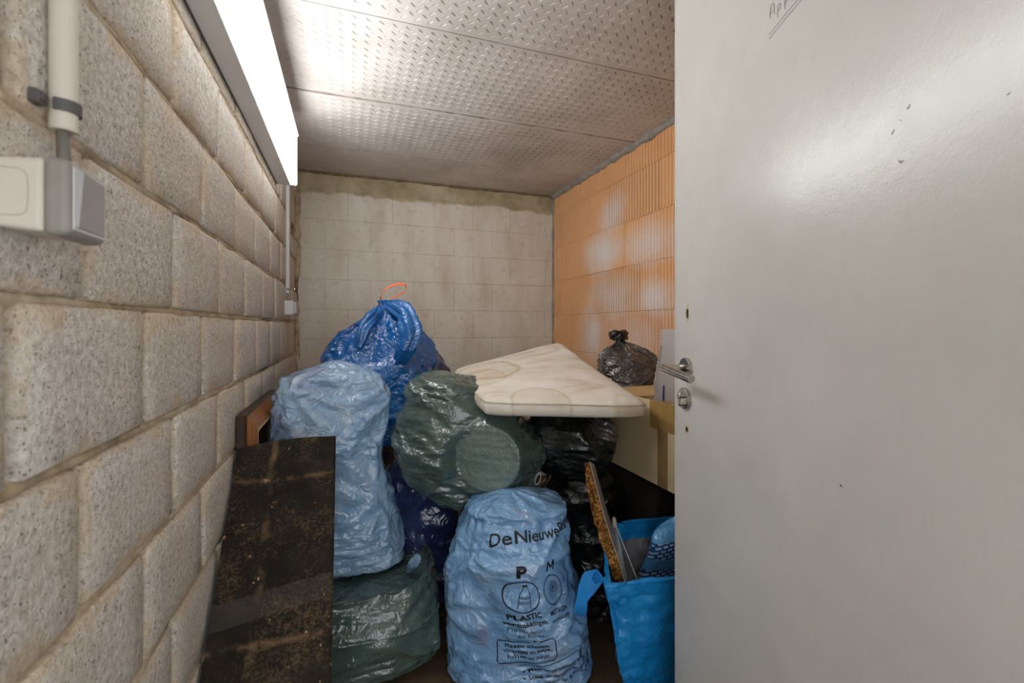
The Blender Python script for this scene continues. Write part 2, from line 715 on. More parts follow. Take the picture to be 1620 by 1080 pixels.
def mat_backwall():
    m = M('washed_block', rough=0.85, spec=0.25)
    p = m.geo_pos()
    s = m.sep(p)
    brush = m.n('ShaderNodeMapping'); brush.inputs['Scale'].default_value = (1.0, 1.0, 0.35)
    m.link(p, brush.inputs['Vector'])
    a = m.noise(brush.outputs[0], 7, 6, 0.62)
    c = m.ramp(a, [(0.3, '#d2c8b7'), (0.5, '#e1dacd'), (0.7, '#e9e4da')])
    st = m.noise(p, 24, 5, 0.65)
    c = m.mix(m.ramp(st, [(0.56, 0.0), (0.75, 0.35)]), c, '#8d7d62')
    # bare olive cement under the ceiling, where the wash stops in an uneven edge
    edge = m.math('ADD', s[2], m.math('MULTIPLY', m.math('SUBTRACT', m.noise(p, 6, 4, 0.6), 0.5), 0.12))
    f = m.mr(edge, 2.058, 2.078, 0.0, 1.0)
    bare = m.ramp(m.noise(p, 4.5, 4, 0.6), [(0.36, '#9f9374'), (0.5, '#b6aa8c'), (0.64, '#c8bea6')])
    c = m.mix(f, c, bare)
    m.color(c)
    m.bump(m.noise(p, 55, 5, 0.65), 0.45, 0.003)
    return m


def mat_clay():
    m = M('clay_block', rough=0.8, spec=0.3)
    p = m.geo_pos()
    s = m.sep(p)
    oi = m.n('ShaderNodeObjectInfo').outputs['Random']
    base = m.ramp(oi, [(0.0, '#e2ab79'), (0.35, '#e8b684'), (0.7, '#e4b080'), (1.0, '#dea674')])
    g = m.noise(p, 6, 5, 0.6)
    c = m.mix(m.ramp(g, [(0.4, 0.0), (0.7, 0.5)]), base, '#eec08f')
    c = m.mix(m.ramp(m.noise(p, 40, 3), [(0.62, 0.0), (0.75, 0.35)]), c, '#cc8f60')
    # whitish patches, in broad soft clouds
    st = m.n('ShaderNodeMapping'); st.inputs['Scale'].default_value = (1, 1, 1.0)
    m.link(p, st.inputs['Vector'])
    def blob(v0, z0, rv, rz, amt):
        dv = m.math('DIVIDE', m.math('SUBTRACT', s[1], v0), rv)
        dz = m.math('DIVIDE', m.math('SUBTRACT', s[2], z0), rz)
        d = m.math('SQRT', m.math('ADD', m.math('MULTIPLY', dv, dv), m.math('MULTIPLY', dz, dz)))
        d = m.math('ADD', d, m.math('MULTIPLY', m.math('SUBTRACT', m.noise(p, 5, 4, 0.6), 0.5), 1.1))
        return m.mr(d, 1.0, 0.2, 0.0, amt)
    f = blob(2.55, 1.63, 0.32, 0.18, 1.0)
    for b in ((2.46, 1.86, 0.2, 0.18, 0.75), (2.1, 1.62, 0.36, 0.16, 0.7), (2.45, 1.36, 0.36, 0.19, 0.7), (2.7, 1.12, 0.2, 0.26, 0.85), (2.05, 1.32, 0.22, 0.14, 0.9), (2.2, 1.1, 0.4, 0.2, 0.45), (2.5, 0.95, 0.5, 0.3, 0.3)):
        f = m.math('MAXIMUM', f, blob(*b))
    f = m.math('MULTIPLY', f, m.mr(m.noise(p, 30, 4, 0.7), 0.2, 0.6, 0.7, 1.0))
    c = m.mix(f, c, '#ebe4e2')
    m.color(c)
    m.bump(m.noise(p, 90, 4, 0.6), 0.25, 0.002)
    return m


def mat_ceiling():
    m = M('cast_concrete', rough=0.7, spec=0.35)
    p = m.geo_pos()
    a = m.noise(p, 3.5, 5, 0.6)
    c = m.ramp(a, [(0.3, '#c0b8b1'), (0.5, '#cfc8c2'), (0.7, '#dad4cf')])
    c = m.mix(m.ramp(m.noise(p, 18, 4, 0.65), [(0.58, 0.0), (0.78, 0.4)]), c, '#a08f7c')
    c = m.mix(m.ramp(m.noise(p, 160, 2), [(0.66, 0.0), (0.72, 0.5)]), c, '#8a7d70')
    # oily stain near the back of the slab
    c = m.mix(m.ramp(m.noise(p, 2.1, 4, 0.55), [(0.5, 0.0), (0.68, 0.28)]), c, '#97897d')
    m.color(c)
    m.bump(m.noise(p, 140, 3), 0.18, 0.002)
    return m


def mat_floor():
    m = M('floor_screed', rough=0.85, spec=0.3)
    p = m.geo_pos()
    c = m.ramp(m.noise(p, 6, 6, 0.65), [(0.3, '#3d2f22'), (0.55, '#5f4c38'), (0.75, '#7a6650')])
    m.color(c)
    m.bump(m.noise(p, 60, 5), 0.4, 0.004)
    return m


def mat_door():
    m = M('door_paint', rough=0.3, spec=0.5)
    p = m.geo_pos()
    c = m.ramp(m.noise(p, 4, 4, 0.6), [(0.3, '#c4c2bc'), (0.55, '#ccc9c4'), (0.75, '#d1cfca')])
    dirt = m.n('ShaderNodeMapping'); dirt.inputs['Scale'].default_value = (1, 1, 0.25)
    m.link(p, dirt.inputs['Vector'])
    c = m.mix(m.ramp(m.noise(dirt.outputs[0], 60, 3, 0.6), [(0.62, 0.0), (0.8, 0.22)]), c, '#a9a498')
    m.color(c)
    m.rough(m.mr(m.noise(p, 9, 4, 0.6), 0.3, 0.7, 0.20, 0.27))
    h = m.noise(p, 230, 2, 0.5)
    h2 = m.noise(p, 60, 2, 0.5)
    m.bump(m.math('ADD', h, m.math('MULTIPLY', h2, 1.2)), 0.10, 0.002)
    return m


def flat(name, c, rough=0.6, spec=0.4, metal=0.0, var=None, vs=20, bump=0.0, bs=80, bd=0.002):
    m = M(name, rough=rough, color=c, spec=spec, metal=metal)
    v = m.coord('Object')
    if var:
        m.color(m.ramp(m.noise(v, vs, 5, 0.6), [(0.3, var), (0.65, c)]))
    if bump:
        m.bump(m.noise(v, bs, 4, 0.6), bump, bd)
    return m


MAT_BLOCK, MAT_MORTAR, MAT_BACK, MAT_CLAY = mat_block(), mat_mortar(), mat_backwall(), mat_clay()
MAT_CEIL, MAT_FLOOR, MAT_DOOR = mat_ceiling(), mat_floor(), mat_door()
MAT_STEEL = flat('brushed_steel', '#c4c0b9', 0.26, 0.5, 1.0, '#a39d94', 60)
MAT_GREYPL = flat('grey_plastic', '#949089', 0.45, var='#8b877f')
MAT_CREAMPL = flat('cream_plastic', '#d9d2c6', 0.5, var='#cfc7b9', vs=6)
MAT_WHITEPL = flat('white_plastic', '#d8d8d6', 0.45, var='#cfcfcd', vs=6)
MAT_DARKGREY = flat('dark_grey_plastic', '#5b5856', 0.5)
MAT_BLACKINK = flat('black_ink', '#141519', 0.5)

# ------------------------------------------------------------------ room shell
UL, UR, VB, ZC = -0.322, 1.529, 3.322, 2.21
VF = -0.12


def grid_surface(n1, n2, fn):
    a, b = np.meshgrid(np.linspace(0, 1, n1), np.linspace(0, 1, n2))
    P = fn(a, b)
    return P.reshape(-1, 3), grid_faces(n2, n1, closed=False)


# floor
V, F = grid_surface(70, 90, lambda a, b: np.stack([-1.3 + a * 4.2, -1.6 + b * 5.0, pn(np.stack([a * 4, b * 5, a * 0], -1), 3) * 0.004], -1))
floor = structure(add('floor', V, F, MAT_FLOOR, smooth=True))

# left wall: mortar bed + blocks
PIT = 0.3225
V0L = 0.931 - 4 * PIT


def joints_left(row):
    off = 0.0 if row % 2 == 0 else PIT * 0.42
    return [V0L + off + PIT * k for k in range(-1, 12)]


def row_left(k):          # courses of 0.2 m; row 0 lies between 1.0 and 1.2
    return 1.0 + 0.2 * k


def mortar_left(a, b):
    v = -0.35 + a * (VB + 0.37)
    z = b * ZC
    P = np.stack([v * 0, v, z], -1)
    bed = np.abs(((z - 1.0 + 0.1) % 0.2) - 0.1)
    inbed = np.exp(-(bed / 0.011) ** 2)
    d = -0.017 + inbed * (0.0145 + 0.006 * pn(P, 14, 2)) + pn(P, 30, 3) * 0.003 + pn(P, 7, 8) * 0.004
    d = np.clip(d, -0.024, 0.003)
    return np.stack([UL + d, v, z], -1)


V, F = grid_surface(300, 300, mortar_left)
wall_left = structure(add('wall_left', V, [f[::-1] for f in F], MAT_MORTAR, smooth=True))
blk = 0
for k in range(-5, 7):
    z0, z1 = row_left(k) + 0.006, row_left(k + 1) - 0.006
    z1 = min(z1, ZC - 0.004)
    if z1 - z0 < 0.03:
        continue
    js = joints_left(k)
    for a, b in zip(js[:-1], js[1:]):
        r = np.random.default_rng(blk * 17 + 5); blk += 1
        v0, v1 = a + 0.0075 + r.uniform(-.003, .006), b - 0.0075 + r.uniform(-.006, .003)
        v1 = min(v1, VB - 0.012)
        if v1 - v0 < 0.05 or v1 < -0.3:
            continue
        top = z1
        if k == 3 and a > 2.8:
            top = z1 - 0.075          # block broken away at the corner behind the conduit
        nu_, nv_ = 8, 6
        pu = UL + r.uniform(-.002, .003)
        gv, gz = np.meshgrid([0, .02, .2, .4, .6, .8, .98, 1], [0, .03, .3, .7, .97, 1])
        P = np.stack([np.full_like(gv, pu), v0 + gv * (v1 - v0), z0 + gz * (top - z0)], -1)
        edge = (gv == 0) | (gv == 1) | (gz == 0) | (gz == 1)
        corner = ((gv == 0) | (gv == 1)) & ((gz == 0) | (gz == 1))
        P[..., 0] += r.uniform(-.0012, .0012, gv.shape)
        P[edge, 1] += r.uniform(-.003, .003, edge.sum())
        P[edge, 2] += r.uniform(-.0025, .0025, edge.sum())
        P[..., 1] += np.where(corner, np.where(gv == 0, .004, -.004), 0)
        P[..., 2] += np.where(corner, np.where(gz == 0, .004, -.004), 0)
        # slightly rounded arris: ring inside the edge stays proud, edge drops back
        Q = P.copy()
        Q[edge, 0] -= 0.004
        c = np.array([0, (v0 + v1) / 2, (z0 + top) / 2])
        V = list(Q.reshape(-1, 3))
        F = [f[::-1] for f in grid_faces(nv_, nu_, closed=False)]
        ring = [j for j in range(nu_)] + [i * nu_ + nu_ - 1 for i in range(1, nv_)] + \
               [(nv_ - 1) * nu_ + j for j in range(nu_ - 2, -1, -1)] + [i * nu_ for i in range(nv_ - 2, 0, -1)]
        base = len(V)
        for i in ring:
            q = np.array(V[i]); q[0] = UL - 0.03
            V.append(q)
        for i in range(len(ring)):
            j = (i + 1) % len(ring)
            F.append((ring[i], ring[j], base + j, base + i))
        add('block', V, F, MAT_BLOCK, wall_left, smooth=True, origin=(UL, v0, z0))

# back wall
V, F = grid_surface(60, 60, lambda a, b: np.stack([UL + a * (UR - UL), VB + 0.004 + pn(np.stack([a * 2, b * 2, a * 0], -1), 15) * 0.002, b * ZC], -1))
wall_back = structure(add('wall_back', V, F, MAT_BACK, smooth=True))
for k in range(11):
    z0 = 0.078 + 0.2015 * k - 0.2
    z1 = min(z0 + 0.2015, ZC)
    zz0, zz1 = max(z0, 0) + 0.0014, z1 - 0.0014
    off = 0.289 + (0.5 if k % 2 else 0.0) * 0.2935
    if k == 10:
        off = 0.289
    for i in range(-3, 6):
        u0, u1 = off + 0.2935 * i, off + 0.2935 * (i + 1)
        u0, u1 = max(u0, UL) + 0.0008, min(u1, UR) - 0.0008
        if u1 - u0 < 0.03 or zz1 - zz0 < 0.02:
            continue
        r = np.random.default_rng(k * 31 + i + 40)
        V, F = box((u0, VB - 0.001 + r.uniform(-.0012, .0012), zz0), (u1, VB + 0.05, zz1), 0.0025)
        V = np.array(V); V[:, [0, 2]] += r.uniform(-.001, .001, (len(V), 2))
        add('block', V, F, MAT_BACK, wall_back, origin=(u0, VB, zz0))

# right wall of ribbed clay blocks
MAT_THINJOINT = flat('thin_joint', '#a97a50', 0.9, var='#8a623f', vs=30)
V, F = grid_surface(40, 40, lambda a, b: np.stack([UR + 0.006 + a * 0, -0.4 + a * (VB + 0.42), b * ZC], -1))
wall_right = structure(add('wall_right', V, F, MAT_THINJOINT))
zb = [-0.05, 0.212, 0.474, 0.736, 0.998, 1.260, 1.524, 1.783, 2.046, 2.186]
for k in range(len(zb) - 1):
    off = [2.83, 3.015, 2.83, 3.18, 3.015, 3.18, 2.835, 3.014, 2.828][k]
    for i in range(-7, 2):
        v0, v1 = off + 0.5105 * (i - 0), off + 0.5105 * (i + 1)
        v0 = max(v0, -0.35) + 0.0012; v1 = min(v1, VB) - 0.0012
        if v1 - v0 < 0.05:
            continue
        r = np.random.default_rng(k * 13 + i + 90)
        uu = UR + r.uniform(-.0015, .0015)
        pv, pu = [v0], [0.0]
        n = int((v1 - v0) / 0.0255)
        smooth_from, smooth_to = (0, 0)
        pit = (v1 - v0) / max(n, 1)
        for j in range(n):
            c = v0 + pit * (j + 0.5)
            pv += [c - 0.0058, c - 0.0038, c + 0.0038, c + 0.0058]
            pu += [0, 0.0052, 0.0052, 0]
        pv.append(v1); pu.append(0.0)
        zz0, zz1 = max(zb[k], 0) + 0.0012, zb[k + 1] - 0.0012
        m_ = len(pv)
        V = [(uu + u, v, zz0) for u, v in zip(pu, pv)] + [(uu + u, v, zz1) for u, v in zip(pu, pv)]
        V += [(uu + 0.02, v0, zz0), (uu + 0.02, v1, zz0), (uu + 0.02, v0, zz1), (uu + 0.02, v1, zz1)]
        F = [(j, j + 1, m_ + j + 1, m_ + j)[::-1] for j in range(m_ - 1)]
        F.append(list(range(m_)) + [2 * m_ + 1, 2 * m_])
        F.append((list(range(m_, 2 * m_)) + [2 * m_ + 3, 2 * m_ + 2])[::-1])
        F.append((0, m_, 2 * m_ + 2, 2 * m_))
        F.append((m_ - 1, 2 * m_ + 1, 2 * m_ + 3, 2 * m_ - 1))
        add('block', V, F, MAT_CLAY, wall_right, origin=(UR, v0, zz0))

# grey mortar fillets: right wall to ceiling, right back corner
MAT_GREYMORTAR = flat('grey_mortar', '#a9a49c', 0.95, 0.15, var='#86817a', vs=25, bump=0.7, bs=70, bd=0.006)


def fillet(path, r0, seed, n=10):
    P = np.array(path, float)
    R = r0 * (1 + 0.9 * pn(P, 9, seed) + 0.5 * pn(P, 30, seed + 1))
    return tube(P, np.maximum(R, 0.004), n)


V, F = fillet([(UR + 0.006, v, ZC - 0.006) for v in np.linspace(-0.3, VB, 130)], 0.026, 3)
structure(add('trim_1', V, F, MAT_GREYMORTAR, smooth=True))
V, F = fillet([(UR + 0.001, VB + 0.001, z) for z in np.linspace(0, ZC, 90)], 0.012, 6)
structure(add('trim_2', V, F, MAT_GREYMORTAR, smooth=True))
V, F = fillet([(u, VB + 0.004, ZC - 0.002) for u in np.linspace(UL, UR, 80)], 0.013, 9)
structure(add('trim_3', V, F, flat('cement_edge', '#8d8068', 0.95, 0.15, var='#6a5d48', vs=20, bump=0.6, bs=70, bd=0.005), smooth=True))
V, F = fillet([(UL - 0.004, VB - 0.0, z) for z in np.linspace(0, ZC, 90)], 0.02, 12)
structure(add('trim_4', V, F, MAT_MORTAR, smooth=True))

# front wall around the doorway (behind the camera's plane)
V, F = join(box((0.66, VF, 0), (UR + 0.1, 0.0, ZC)), box((UL - 0.1, VF, 2.14), (0.66, 0.0, ZC)))
structure(add('wall_front', V, F, MAT_BLOCK))

# ceiling: cast slab strips with the pattern of a tread plate pressed in
PT = 0.0440
U00, V00 = 0.8116, 1.2783


def lens(sign):
    """recess outline, 10 points, about 29 x 8 mm along +-45 deg, and ridge points below"""
    L, w = 0.0146, 0.0043
    ts = [(-1, 0), (-.6, -.62), (0, -1), (.6, -.62), (1, 0), (.6, .62), (0, 1), (-.6, .62)]
    rim = [(t * L, q * w) for t, q in ts]
    bot = [(-.62 * L, 0), (0, 0), (.62 * L, 0)]
    r = math.sqrt(.5)
    f = lambda p: (r * (p[0] - sign * p[1]), r * (sign * p[0] + p[1]))
    return [f(p) for p in rim], [f(p) for p in bot]


def cell(sign):
    h, q = PT / 4, PT / 2
    rim, bot = lens(sign)
    Vc = [(-h, -q), (h, -q), (h, q), (-h, q)] + rim + bot
    R = list(range(4, 12)); B = [12, 13, 14]
    F = []
    if sign > 0:   # rim[0] at lower left, rim[4] at upper right
        F += [(0, 1, R[2], R[1]), (0, R[1], R[0]), (1, R[3], R[2]), (1, 2, R[4], R[3])[0:4],
              (2, 3, R[6], R[5]), (2, R[5], R[4]), (3, R[7], R[6]), (3, 0, R[0], R[7])]
    else:          # rim[0] at upper left, rim[4] at lower right
        F += [(1, R[4], R[3]), (0, 1, R[3], R[2]), (0, R[2], R[1]), (3, 0, R[1], R[0]),
              (3, R[0], R[7]), (2, 3, R[7], R[6]), (2, R[6], R[5]), (1, 2, R[5], R[4])]
    F += [(R[0], R[1], B[0]), (R[1], R[2], B[1], B[0]), (R[2], R[3], B[2], B[1]), (R[3], R[4], B[2]),
          (R[4], R[5], B[2]), (R[5], R[6], B[1], B[2]), (R[6], R[7], B[0], B[1]), (R[7], R[0], B[0])]
    return Vc, F


CELLS = {1: cell(1), -1: cell(-1)}
V, F = box((-1.3, -1.6, ZC + 0.02), (2.9, VB + 0.1, ZC + 0.1))
ceiling = structure(add('ceiling', V, F, MAT_CEIL))
seams = [-1.4, 0.402, 1.000, 1.598, 2.205, 2.848, VB + 0.02]
for si in range(len(seams) - 1):
    va, vb = seams[si] + 0.0065, seams[si + 1] - 0.0065
    ua, ub = UL - 0.03, UR + 0.03
    drop = [0, 0, 0.003, -0.002, 0.001, -0.001][si]
    zc = ZC - drop
    VV, FF = [], []
    if si > 0:
        i0 = math.ceil((ua - U00) / (PT / 2)) + 1
        i1 = math.floor((ub - U00) / (PT / 2)) - 1
        jit = pn
        lo_v, hi_v = 1e9, -1e9
        strips = []
        for i in range(i0, i1 + 1):
            sg = 1 if i % 2 == 0 else -1
            cu = U00 + i * PT / 2
            vo = V00 + (0 if sg > 0 else PT / 2)
            j0 = math.ceil((va + PT / 2 - vo) / PT)
            j1 = math.floor((vb - PT / 2 - vo) / PT)
            for j in range(j0, j1 + 1):
                cv = vo + j * PT
                Vc, Fc = CELLS[sg]
                k = len(VV)
                wear = 0.75 + 0.6 * mnoise.noise(Vector((cu * 2.2, cv * 2.2, 0)))
                if cu < 0.25:
                    wear *= 0.35 + 0.65 * max(0, (cu + 0.3) / 0.55)
                for n_, (x, y) in enumerate(Vc):
                    VV.append((cu + x, cv + y, zc + (0.0062 * max(wear, .25) if n_ >= 12 else 0)))
                FF += [tuple(k + q for q in f) for f in Fc]
            a, b = vo + j0 * PT - PT / 2, vo + j1 * PT + PT / 2
            for p, q in ((va, a), (b, vb)):
                if q - p > 1e-5:
                    k = len(VV)
                    h = PT / 4
                    VV += [(cu - h, p, zc), (cu + h, p, zc), (cu + h, q, zc), (cu - h, q, zc)]
                    FF.append((k, k + 1, k + 2, k + 3))
        xl, xr = U00 + i0 * PT / 2 - PT / 4, U00 + i1 * PT / 2 + PT / 4
        for p, q in ((ua, xl), (xr, ub)):
            k = len(VV)
            VV += [(p, va, zc), (q, va, zc), (q, vb, zc), (p, vb, zc)]
            FF.append((k, k + 1, k + 2, k + 3))
    else:
        VV += [(ua - 1, va, zc), (ub + 1, va, zc), (ub + 1, vb, zc), (ua - 1, vb, zc)]
        FF.append((0, 1, 2, 3))
    FF = [f[::-1] for f in FF]
    k = len(VV)
    for v in (va, vb):
        VV += [(ua, v, zc), (ub, v, zc), (ub, v, ZC + 0.025), (ua, v, ZC + 0.025)]
    FF += [(k, k + 1, k + 2, k + 3), (k + 7, k + 6, k + 5, k + 4)]
    add('slab', VV, FF, MAT_CEIL, ceiling, origin=(0, va, ZC))

MAT_SEAM = flat('seam_grout', '#a3988c', .95, .15, var='#6f6459', vs=40, bump=.6, bs=80, bd=.004)
for k, v in enumerate(seams[3:6]):
    P = np.array([(u, v - .003, ZC + .008) for u in np.linspace(UL, UR, 110)])
    R = np.maximum(.0055 + .005 * pn(P, 12, 20 + k) + .003 * pn(P, 40, 30 + k), .002) + (.002 if k else 0)
    V, F = tube(P, R, 8)
    add('seam_ridge', V, F, MAT_SEAM, ceiling, smooth=True)

# ------------------------------------------------------------------ door
DE = np.array([0.8098, 0.9962]); DD = np.array([0.18618, 0.98252]); DN = np.array([-0.98252, 0.18618])


def dp(s, z, h=0.0):
    """point on the door: s metres from its lock edge towards the hinges, z up, h proud of the face"""
    q = DE - DD * s + DN * h
    return np.array([q[0], q[1], z])


def door_box(s0, s1, z0, z1, h0, h1, bevel=0.0, seg=1):
    c = [dp(s0, z0, h0), dp(s1, z0, h0), dp(s1, z0, h1), dp(s0, z0, h1),
         dp(s0, z1, h0), dp(s1, z1, h0), dp(s1, z1, h1), dp(s0, z1, h1)]
    return hexa(c, bevel, seg)


door = structure(thing('door_1', 'white painted flush door leaf standing open with steel lever handle', 'door', dp(0.93, 0.0)))
del door['category']
V, F = door_box(0.0098, 0.93, 0.008, 2.11, -0.040, 0.0, 0.0015)
add('door_leaf', V, F, MAT_DOOR, door)
V, F = door_box(0.0, 0.0088, 0.008, 2.11, -0.040, -0.0004, 0.0012)
add('edge_strip', V, F, MAT_DOOR, door)
dn3 = np.array([DN[0], DN[1], 0]); dh3 = -np.array([DD[0], DD[1], 0])
han = add('door_handle', *lathe(dp(0.0625, 1.067, 0.0), dn3, [(0, .0262), (.0065, .0262), (.0085, .0245), (.009, .012)]), MAT_STEEL, door, smooth=False)
neck = [dp(0.0625, 1.067, h) for h in (0.006, 0.03, 0.046)] + [dp(0.0635, 1.067, 0.053), dp(0.067, 1.067, 0.0585), dp(0.073, 1.066, 0.0605)]
add('neck', *tube(neck, 0.0095, 16), MAT_STEEL, han, smooth=True)
lev = [dp(0.0545, 1.0685, 0.0605), dp(0.0555, 1.0684, 0.0605), dp(0.12, 1.061, 0.0605), dp(0.185, 1.054, 0.0605), dp(0.1862, 1.0538, 0.0605)]
add('lever', *tube(lev, [.008, .0095, .0095, .0095, .0084], 20), MAT_STEEL, han, smooth=False)
lock = add('lock_rosette', *lathe(dp(0.0565, 0.9905, 0), dn3, [(0, .0262), (.007, .0262), (.010, .0235), (.0102, .015)]), MAT_STEEL, door)
# euro profile cylinder: round plug above, narrow foot below
lc = dp(0.0565, 0.998, 0.0)
add('cylinder', *join(lathe(lc, dn3, [(0, .0085), (.0185, .0085), (.0195, .0075)], 20),
                      door_box(0.0515, 0.0615, 0.974, 0.995, 0.006, 0.0185, 0.002)), MAT_STEEL, lock)
add('plug', *lathe(lc, dn3, [(0.0185, .0062), (.0215, .0058), (.022, .005)], 18), flat('polished_plug', '#d8d4cc', 0.18, 0.5, 1.0), lock)
add('keyway', *join(door_box(0.0557, 0.0573, 0.9935, 1.0025, 0.0215, 0.0226), door_box(0.0535, 0.0595, 0.972, 0.976, 0.012, 0.0190)), MAT_BLACKINK, lock)
MAT_CHIP = flat('chipped_wood', '#cdbfa6', 0.9, var='#b39b78', vs=80)
MAT_HOLE = flat('hole_wood', '#4a3a28', 0.95, var='#2b2016', vs=200)
for (s, z, rs, rz) in ((0.0655, 1.2045, 0.0055, 0.0135), (0.0625, 0.9135, 0.006, 0.0068)):
    n = 18
    r = np.random.default_rng(int(z * 1000))
    ring = lambda k, h, j: [dp(s + rs * k * math.cos(t) * (1 + j * r.uniform(-.18, .18)), z + rz * k * math.sin(t) * (1 + j * r.uniform(-.18, .18)), h) for t in np.linspace(0, 2 * math.pi, n, endpoint=False)]
    V = ring(1.55, 0.0, 1) + ring(1.25, 0.0006, 1) + ring(0.95, 0.0005, 1)
    F = [(i * n + j, i * n + (j + 1) % n, (i + 1) * n + (j + 1) % n, (i + 1) * n + j) for i in range(2) for j in range(n)]
    hole = add('screw_hole', V, F, MAT_CHIP, door)
    V = ring(0.98, 0.0007, 1) + ring(0.55, 0.0004, 1)
    F = [(j, (j + 1) % n, n + (j + 1) % n, n + j) for j in range(n)] + [tuple(n + j for j in range(n))]
    add('bore', V, F, MAT_HOLE, hole)


def pen(strokes, w, mat, name, h=0.0006):
    vf = []
    for st in strokes:
        P = np.array([dp(s, z, h) for s, z in st])
        # resample a little
        T = np.linspace(0, len(P) - 1, (len(P) - 1) * 4 + 1)
        P = np.stack([np.interp(T, range(len(P)), P[:, i]) for i in range(3)], -1)
        tt = np.gradient(P, axis=0)
        vf.append(ribbon(P, np.cross(tt, dn3), w, 0.0003))
    return add(name, *join(*vf), mat, door)


MAT_PENCIL = flat('pencil', '#6f6c6a', 0.6)
pen([[(.3558, 1.748), (.3562, 1.7616), (.3589, 1.7704), (.3636, 1.7715), (.3666, 1.7654), (.3668, 1.7485)], [(.357, 1.7545), (.3625, 1.7585)],
     [(.3755, 1.7366), (.3755, 1.7512), (.3763, 1.7566), (.3805, 1.7590), (.3839, 1.7545), (.3815, 1.7487), (.3769, 1.7475)],
     [(.3941, 1.7392), (.393, 1.7509), (.3926, 1.7572), (.397, 1.7590), (.4005, 1.7550), (.398, 1.7500), (.3935, 1.7485)],
     [(.411, 1.742), (.411, 1.760), (.4175, 1.7612), (.4185, 1.756), (.411, 1.7525)]], 0.0009, MAT_PENCIL, 'handwriting')
pen([[(.3521, 1.7185), (.389, 1.7276), (.43, 1.737)]], 0.0006, MAT_PENCIL, 'underline')
pen([[(.3539, 1.7105), (.389, 1.720), (.435, 1.7300)]], 0.0006, MAT_PENCIL, 'underline')
MAT_SCUFF = flat('scuff', '#5d5a57', 0.7)
for st in ([(.5080, .9262), (.5118, .9243)], [(.6115, 1.4575), (.6150, 1.4625)], [(.6010, 1.4480), (.6035, 1.4466)], [(.590, 1.4330), (.5935, 1.4385)], [(.719, 1.4225), (.7225, 1.4238)], [(.600, 1.395), (.602, 1.390), (.606, 1.392)]):
    pen([st], 0.0026 if st[0][1] < 1 else 0.0008, MAT_SCUFF, 'scuff_mark')

# ------------------------------------------------------------------ wall lamp
LV0, LV1 = 0.88, 2.402
MAT_LAMPMETAL = flat('grey_enamel', '#dadadb', 0.4, var='#d2d2d4', vs=4)
m = M('lit_diffuser', 0.4, '#ffffff')
m.b.inputs['Emission Color'].default_value = (0.975, 0.99, 1.0, 1)
m.b.inputs['Emission Strength'].default_value = LAMP_STRENGTH
MAT_LIT = m
lamp = thing('wall_lamp', 'long white glowing fluorescent lamp with grey metal tray high on block wall', 'lamp', (UL, (LV0 + LV1) / 2, 1.842))
V, F = hexa([(UL + .001, LV0, 1.842), (UL + .062, LV0, 1.842), (UL + .062, LV1, 1.842), (UL + .001, LV1, 1.842),
             (UL + .001, LV0, 2.080), (UL + .062, LV0, 2.080), (UL + .062, LV1, 2.080), (UL + .001, LV1, 2.080)], 0.002)
add('tray', V, F, MAT_LAMPMETAL, lamp)
V, F = hexa([(UL + .0622, LV0 + .004, 1.843), (UL + .089, LV0 + .004, 1.845), (UL + .089, LV1 - .002, 1.845), (UL + .0622, LV1 - .002, 1.843),
             (UL + .0622, LV0 + .004, 2.079), (UL + .089, LV0 + .004, 2.077), (UL + .089, LV1 - .002, 2.077), (UL + .0622, LV1 - .002, 2.079)], 0.002)
add('diffuser', V, F, MAT_LIT, lamp)
for v in (LV0 + .0015, LV1 - .0005):
    add('end_cap', *box((UL + .0622, v - .0014, 1.845), (UL + .086, v + .0014, 2.077)), MAT_LAMPMETAL if v < 1 else MAT_LIT, lamp)
add('top_shade', *box((UL + .0622, LV0 + .002, 2.0775), (UL + .097, LV1, 2.0835), .001), MAT_LAMPMETAL, lamp)  # added strip that keeps the diffuser's light off the ceiling
add('tray_seam', *box((UL + .001, LV0 + .002, 1.8412), (UL + .006, LV1 - .002, 1.8422)), MAT_DARKGREY, lamp)

# ------------------------------------------------------------------ switch and conduit close to the camera
sw = thing('light_switch', 'grey and cream surface light switch on block wall under the conduit', 'switch', (UL, 0.612, 1.262))
V, F = hexa([(UL - .004, .578, 1.268), (-.283, .578, 1.2635), (-.283, .650, 1.2635), (UL - .004, .650, 1.268),
             (UL - .004, .578, 1.334), (-.283, .578, 1.3375), (-.283, .650, 1.3375), (UL - .004, .650, 1.334)], 0.005, 3)
add('back_box', V, F, MAT_CREAMPL, sw, smooth=False)
V, F = hexa([(-.283, .5755, 1.2605), (-.262, .578, 1.2625), (-.262, .6505, 1.2625), (-.283, .6525, 1.2605),
             (-.283, .5755, 1.3395), (-.262, .578, 1.3375), (-.262, .6505, 1.3375), (-.283, .6525, 1.3395)], 0.0065, 4)
add('bezel', V, F, MAT_GREYPL, sw, smooth=False)
V, F = box((-.2625, .5835, 1.268), (-.2612, .6465, 1.332), 0.0004)
add('rim', V, F, MAT_WHITEPL, sw)
V, F = hexa([(-.263, .5855, 1.2705), (-.2585, .5865, 1.2710), (-.2605, .6445, 1.2705), (-.263, .6450, 1.2705),
             (-.263, .5855, 1.3295), (-.2545, .5865, 1.3285), (-.2605, .6445, 1.3290), (-.263, .6450, 1.3295)], 0.0012, 2)
add('rocker', V, F, flat('light_grey_plastic', '#a5a3a2', 0.4), sw)
t = np.linspace(0, 2 * math.pi, 40)
ring = [(UL + .012 + .016 * np.sign(math.cos(a)) * abs(math.cos(a)) ** .5, .5777, 1.301 + .023 * np.sign(math.sin(a)) * abs(math.sin(a)) ** .5) for a in t]
add('knockout', *ribbon(ring, (0, 1, 0), .0006, .0008), flat('cream_groove', '#b9b0a1', .6), sw)

